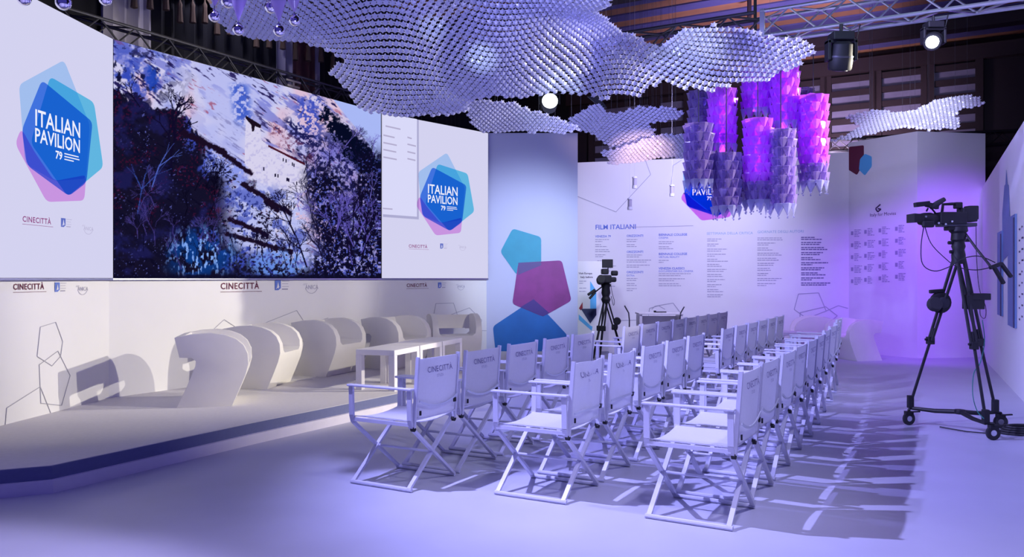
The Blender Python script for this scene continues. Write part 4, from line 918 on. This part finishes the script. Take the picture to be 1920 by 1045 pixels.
# ================================================================== BROADCAST CAMERA AT RIGHT
YB = 7.45
wheels = [at(1704, 797, 7.74), at(1862, 825, 7.02), at(1876, 803, 7.57)]
base = Vector((4.12, YB, 0))
tp = empty('tripod', base, 'tall black broadcast tripod on a wheeled dolly at right', 'tripod'); B = base
def L_(px, py, Y=YB): return at(px, py, Y) - B
hubL = L_(1798, 468)
feet = [L_(1707, 757, 7.74), L_(1848, 785, 7.05), L_(1866, 765, 7.57)]
for i, f in enumerate(feet):
    off = Vector((.022, 0, 0)) if i else Vector((.0, .03, 0)); mid = hubL.lerp(f, .58)
    mb = MB().tube([hubL + off * 1.5, mid + off], .014, 8).tube([hubL - off * 1.5, mid - off], .014, 8); mb.build('leg', M['black'], tp, True)
    lo = MB().tube([hubL.lerp(f, .5), f], .0135, 8).build('lower_leg', M['black'], tp, True)
    MB().box(mid, (.06, .06, .07)).build('leg_clamp', M['black'], tp, bevel=.006)
    MB().tube([mid + Vector((-.05, 0, .01)), mid + Vector((.02, 0, .01))], .012, 6).build('clamp_knob', M['black'], tp)
    MB().box(f + Vector((0, 0, .02)), (.05, .05, .12)).build('foot_bracket', M['black'], tp, bevel=.005)
ctr = L_(1800, 772, 7.45)
for f in feet: MB().tube([f - Vector((0, 0, .04)), (f + ctr) / 2 - Vector((0, 0, .03)), ctr], [.016, .02, .022], 8).build('spreader_arm', M['black'], tp, True)
MB().lathe([(.045, -.02), (.05, 0), (.045, .02)], 12, ctr).build('spreader_hub', M['black'], tp, True)
for f, wpos in zip(feet, wheels):
    wp = wpos - B; r = .062; c = Vector((wp.x, wp.y, r)); rot = Matrix.Rotation(R(90), 3, 'X') @ Matrix.Rotation(rnd.uniform(-.3, .3), 3, 'Y')
    wh = MB().lathe([(.030, -.012), (.05, -.016), (r, -.010), (r, .010), (.05, .016), (.030, .012)], 20, c, rot).build('wheel', M['rubber'], tp, True)
    MB().lathe([(.026, -.0135), (.026, .0135)], 14, c, rot).build('wheel_disc', M['steel'], wh, True)
    MB().tube([f - Vector((0, 0, .04)), (c.x, c.y, r * 2 + .02), (c.x + .02, c.y, r + .03)], .014, 7).bar((c.x - .01, c.y - .03, r * 2 + .005), (c.x + .09, c.y - .03, r * 2 + .01), .02, .012).box((c.x, c.y, r * 1.9), (.07, .05, .03)).build('caster_fork', M['black'], tp)
MB().lathe([(.055, -.13), (.06, -.05), (.05, 0), (.06, .03), (.05, .07), (.065, .09), (.06, .15), (.08, .17), (.075, .21), (.04, .22)], 16, L_(1797, 468)).build('fluid_head', M['black'], tp, True)
for (x, y) in ((1783, 455), (1812, 450), (1786, 472)): MB().tube([L_(x - 5, y), L_(x + 5, y)], .016, 8).build('head_knob', M['black'], tp)
MB().tube([L_(1806, 432), L_(1830, 465, 7.3), L_(1858, 500, 7.2)], .011, 8).build('pan_bar', M['black'], tp, True)
for dx, ln in ((0, 34), (14, 30)):
    MB().bar(L_(1862 + dx, 498 - dx * .4, 7.2), L_(1882 + dx, 498 + ln - dx * .6, 7.2), .038, .03).build('zoom_handle', M['black'], tp, bevel=.008)
MB().bar(L_(1856, 502, 7.2), L_(1878, 494, 7.2), .03, .03).build('handle_clamp', M['black'], tp)
# control unit on the leg and battery box
cu = L_(1757, 567, 7.55)
MB().lathe([(.085, -.02), (.10, -.01), (.10, .01), (.085, .02)], 20, cu + Vector((.03, 0, 0)), Matrix.Rotation(R(90), 3, 'X')).build('cable_reel', M['black'], tp, True)
MB().lathe([(.035, -.03), (.05, -.025), (.05, .03)], 16, cu + Vector((.04, -.03, 0)), Matrix.Rotation(R(90), 3, 'X')).build('reel_hub', M['dsteel'], tp, True)
MB().lathe([(.06, -.05), (.07, -.02), (.06, .02)], 14, cu + Vector((-.04, -.05, -.01)), Matrix.Rotation(R(70), 3, 'X')).build('headset_cup', M['rubber'], tp, True)
MB().bar(cu + Vector((-.07, 0, .10)), cu + Vector((.06, 0, .11)), .04, .035).build('reel_bracket', M['black'], tp, bevel=.008)
MB().box(L_(1825, 566, 7.35), (.16, .09, .13)).box(L_(1836, 556, 7.35), (.16, .1, .06)).build('battery_box', M['black'], tp, bevel=.006)
def cable(name, pts, r, m, parent): 
    pts = [Vector(p) for p in pts]; out = []
    for i in range(len(pts) - 1):
        a, b, c, d = pts[max(i - 1, 0)], pts[i], pts[i + 1], pts[min(i + 2, len(pts) - 1)]
        for k in range(5): t = k / 5; out.append(.5 * ((2 * b) + (c - a) * t + (2 * a - 5 * b + 4 * c - d) * t * t + (3 * b - a - 3 * c + d) * t ** 3))
    out.append(pts[-1]); return MB().tube(out, r, 6).build(name, m, parent, True)
cable('cable', [L_(1733, 420), L_(1727, 460, 7.3), L_(1730, 495, 7.25), L_(1752, 508, 7.2), L_(1780, 500, 7.2), L_(1805, 485, 7.2), L_(1835, 480, 7.2), L_(1866, 492, 7.2)], .0045, M['rubber'], tp)
cable('cable', [L_(1733, 420), L_(1745, 455, 7.3), L_(1770, 482, 7.25), L_(1795, 500, 7.2), L_(1830, 506, 7.2), L_(1862, 500, 7.2)], .0045, M['rubber'], tp)
cable('cable', [L_(1830, 420), L_(1831, 480), L_(1836, 540, 7.4), L_(1848, 575, 7.35), L_(1847, 596, 7.35), L_(1838, 590, 7.35), L_(1838, 560, 7.3)], .003, M['rubber'], tp)
cable('green_cable', [L_(1842, 600, 7.3), L_(1846, 640, 7.3), L_(1838, 680, 7.25), L_(1826, 700, 7.2), L_(1824, 740, 7.1), L_(1832, 770, 7.1), L_(1845, 785, 7.0)], .004, M['green'], tp)
# the camera itself
vc = empty('broadcast_camera', at(1775, 425, YB), 'black broadcast video camera with viewfinder and microphone on the tall tripod', 'camera'); B = vc.location.copy()
def boxpx(x0, y0, x1, y1, dep, name, m=M['black'], bev=.008, Y=YB, sm=False):
    a, b = L_(x0, y0, Y), L_(x1, y1, Y); c = (a + b) / 2; c.y += 0; return MB().box(c, (abs(b.x - a.x), dep, abs(b.z - a.z))).build(name, m, vc, bevel=bev)
boxpx(1757, 398, 1806, 421, .14, 'camera_body'); boxpx(1800, 390, 1826, 416, .13, 'battery_pack'); boxpx(1812, 386, 1830, 412, .10, 'connector_panel')
boxpx(1759, 418, 1826, 425, .12, 'mounting_plate', M['dsteel']); boxpx(1774, 424, 1808, 432, .10, 'quick_plate')
rotx = Matrix.Rotation(R(90), 3, 'Y')
MB().lathe([(.05, -.1), (.06, -.06), (.062, .0), (.05, .04), (.055, .12)], 20, L_(1744, 411), rotx).build('zoom_lens', M['black'], vc, True)
a, b = L_(1707, 401), L_(1732, 417); MB().prism([(a.x, -.075, a.z), (a.x, .075, a.z), (a.x, .075, b.z), (a.x, -.075, b.z)], [(b.x, -.05, a.z - .005), (b.x, .05, a.z - .005), (b.x, .05, b.z + .005), (b.x, -.05, b.z + .005)]).build('lens_hood', M['black'], vc)
MB().box(L_(1740, 420, YB - .07), (.10, .05, .06)).build('zoom_motor', M['black'], vc, bevel=.012)
MB().tube([L_(1766, 400), L_(1768, 383), L_(1785, 382), L_(1799, 381), L_(1801, 398)], .014, 8).build('top_handle', M['black'], vc, True)
boxpx(1789, 379, 1803, 391, .05, 'handle_grip')
MB().tube([L_(1745, 389, YB - .05), L_(1758, 381, YB - .05), L_(1771, 373, YB - .05)], [.024, .026, .02], 10).build('microphone', M['rubber'], vc, True)
MB().bar(L_(1715, 384, YB - .06), L_(1742, 381, YB - .06), .055, .042).build('viewfinder', M['black'], vc, bevel=.006)
MB().bar(L_(1737, 383, YB - .06), L_(1758, 388, YB - .04), .04, .04).build('viewfinder_arm', M['black'], vc)
MB().tube([L_(1748, 392), L_(1756, 402)], .008, 6).tube([L_(1740, 390), L_(1737, 396)], .008, 6).build('bracket', M['black'], vc)
for x, y in ((1773, 420), (1785, 415), (1760, 418), (1736, 406)): MB().lathe([(.009, 0), (.009, .006)], 10, L_(x, y, YB - .078), Matrix.Rotation(R(90), 3, 'X')).build('button', M['steel'], vc)
# coiled cable on the floor at the right edge
mb = MB()
for j in range(4):
    mb.tube([(.22 * math.cos(t) * (1 - .08 * j) , .12 * math.sin(t) * (1 - .08 * j), .012 + .018 * j) for t in np.linspace(0, 2 * math.pi, 28)], .011, 6, False)
mb.tube([(-.22, 0, .012), (-.34, -.05, .012), (-.5, .05, .012), (-.62, .28, .012)], .006, 6)
tagit(mb.build('cable_coil', M['rubber'], smooth=True, loc=at(1925, 818, 7.2) * Vector((1, 1, 0)) if False else (4.62, 7.3, 0)), 'coil of dark cable lying on the floor by the dolly wheels', 'cable')

# ================================================================== SMALL CAMERA AT THE BACK
YS = 14.3; base = Vector(((1135 - 960) / FPX * YS, YS, 0)); t3 = empty('tripod', base, 'smaller black tripod standing behind the front rows by the banner', 'tripod'); B = base
hub = L_(1136, 560, YS)
for i, (x, y, Y) in enumerate(((1112, 672, 14.0), (1168, 668, 14.5), (1124, 676, 13.9))):
    f = L_(x, y, Y); f.z = .02; mid = hub.lerp(f, .5); o2 = Vector((.03, 0, 0))
    MB().tube([hub + o2, mid + o2 * .8], .014, 7).tube([hub - o2, mid - o2 * .8], .014, 7).build('leg', M['black'], t3, True); MB().tube([mid, f], .02, 7).build('lower_leg', M['black'], t3, True)
    MB().box(mid, (.10, .08, .09)).build('leg_clamp', M['black'], t3, bevel=.01)
MB().lathe([(.06, -.12), (.085, -.05), (.06, 0), (.08, .06), (.07, .16), (.09, .2), (.06, .24)], 14, hub + Vector((0, 0, .04))).build('fluid_head', M['black'], t3, True)
MB().tube([L_(1132, 535, YS), L_(1110, 552, 14.0)], .012, 6).build('pan_bar', M['black'], t3)
MB().bar(L_(1116, 543, 14.0), L_(1102, 553, 14.0), .06, .045).bar(L_(1116, 548, 14.0), L_(1105, 560, 14.0), .05, .04).build('zoom_handle', M['black'], t3, bevel=.01)
MB().lathe([(.055, -.02), (.07, 0), (.055, .02)], 16, L_(1157, 602, 14.2), Matrix.Rotation(R(90), 3, 'X')).build('cable_reel', M['rubber'], t3, True)
MB().box(L_(1154, 612, 14.2), (.08, .05, .07)).build('control_box', M['black'], t3, bevel=.008)
v2 = empty('video_camera', L_(1136, 532, YS) + B, 'small black video camera with square monitor on top, at the back', 'camera'); B = v2.location.copy()
MB().box(L_(1136, 523, YS), (.17, .3, .14)).build('camera_body', M['black'], v2, bevel=.02); MB().box(L_(1134, 509, YS), (.12, .22, .10)).build('top_unit', M['black'], v2, bevel=.02)
MB().box(L_(1152, 512, YS), (.12, .1, .09)).box(L_(1149, 524, YS), (.12, .12, .09)).build('side_pod', M['black'], v2, bevel=.025)
MB().lathe([(.06, -.1), (.075, .0), (.07, .1)], 16, L_(1126, 525, 14.1), Matrix.Rotation(R(75), 3, 'X')).build('zoom_lens', M['black'], v2, True)
MB().box(L_(1139, 494, YS), (.19, .04, .15)).build('monitor', M['black'], v2, bevel=.005); MB().tube([L_(1140, 500, YS), L_(1140, 510, YS)], .012, 6).build('monitor_post', M['black'], v2)
cable('cable', [L_(1145, 532, YS), L_(1148, 550, YS), L_(1152, 565, YS), L_(1150, 572, YS), L_(1146, 555, YS)], .005, M['rubber'], v2)
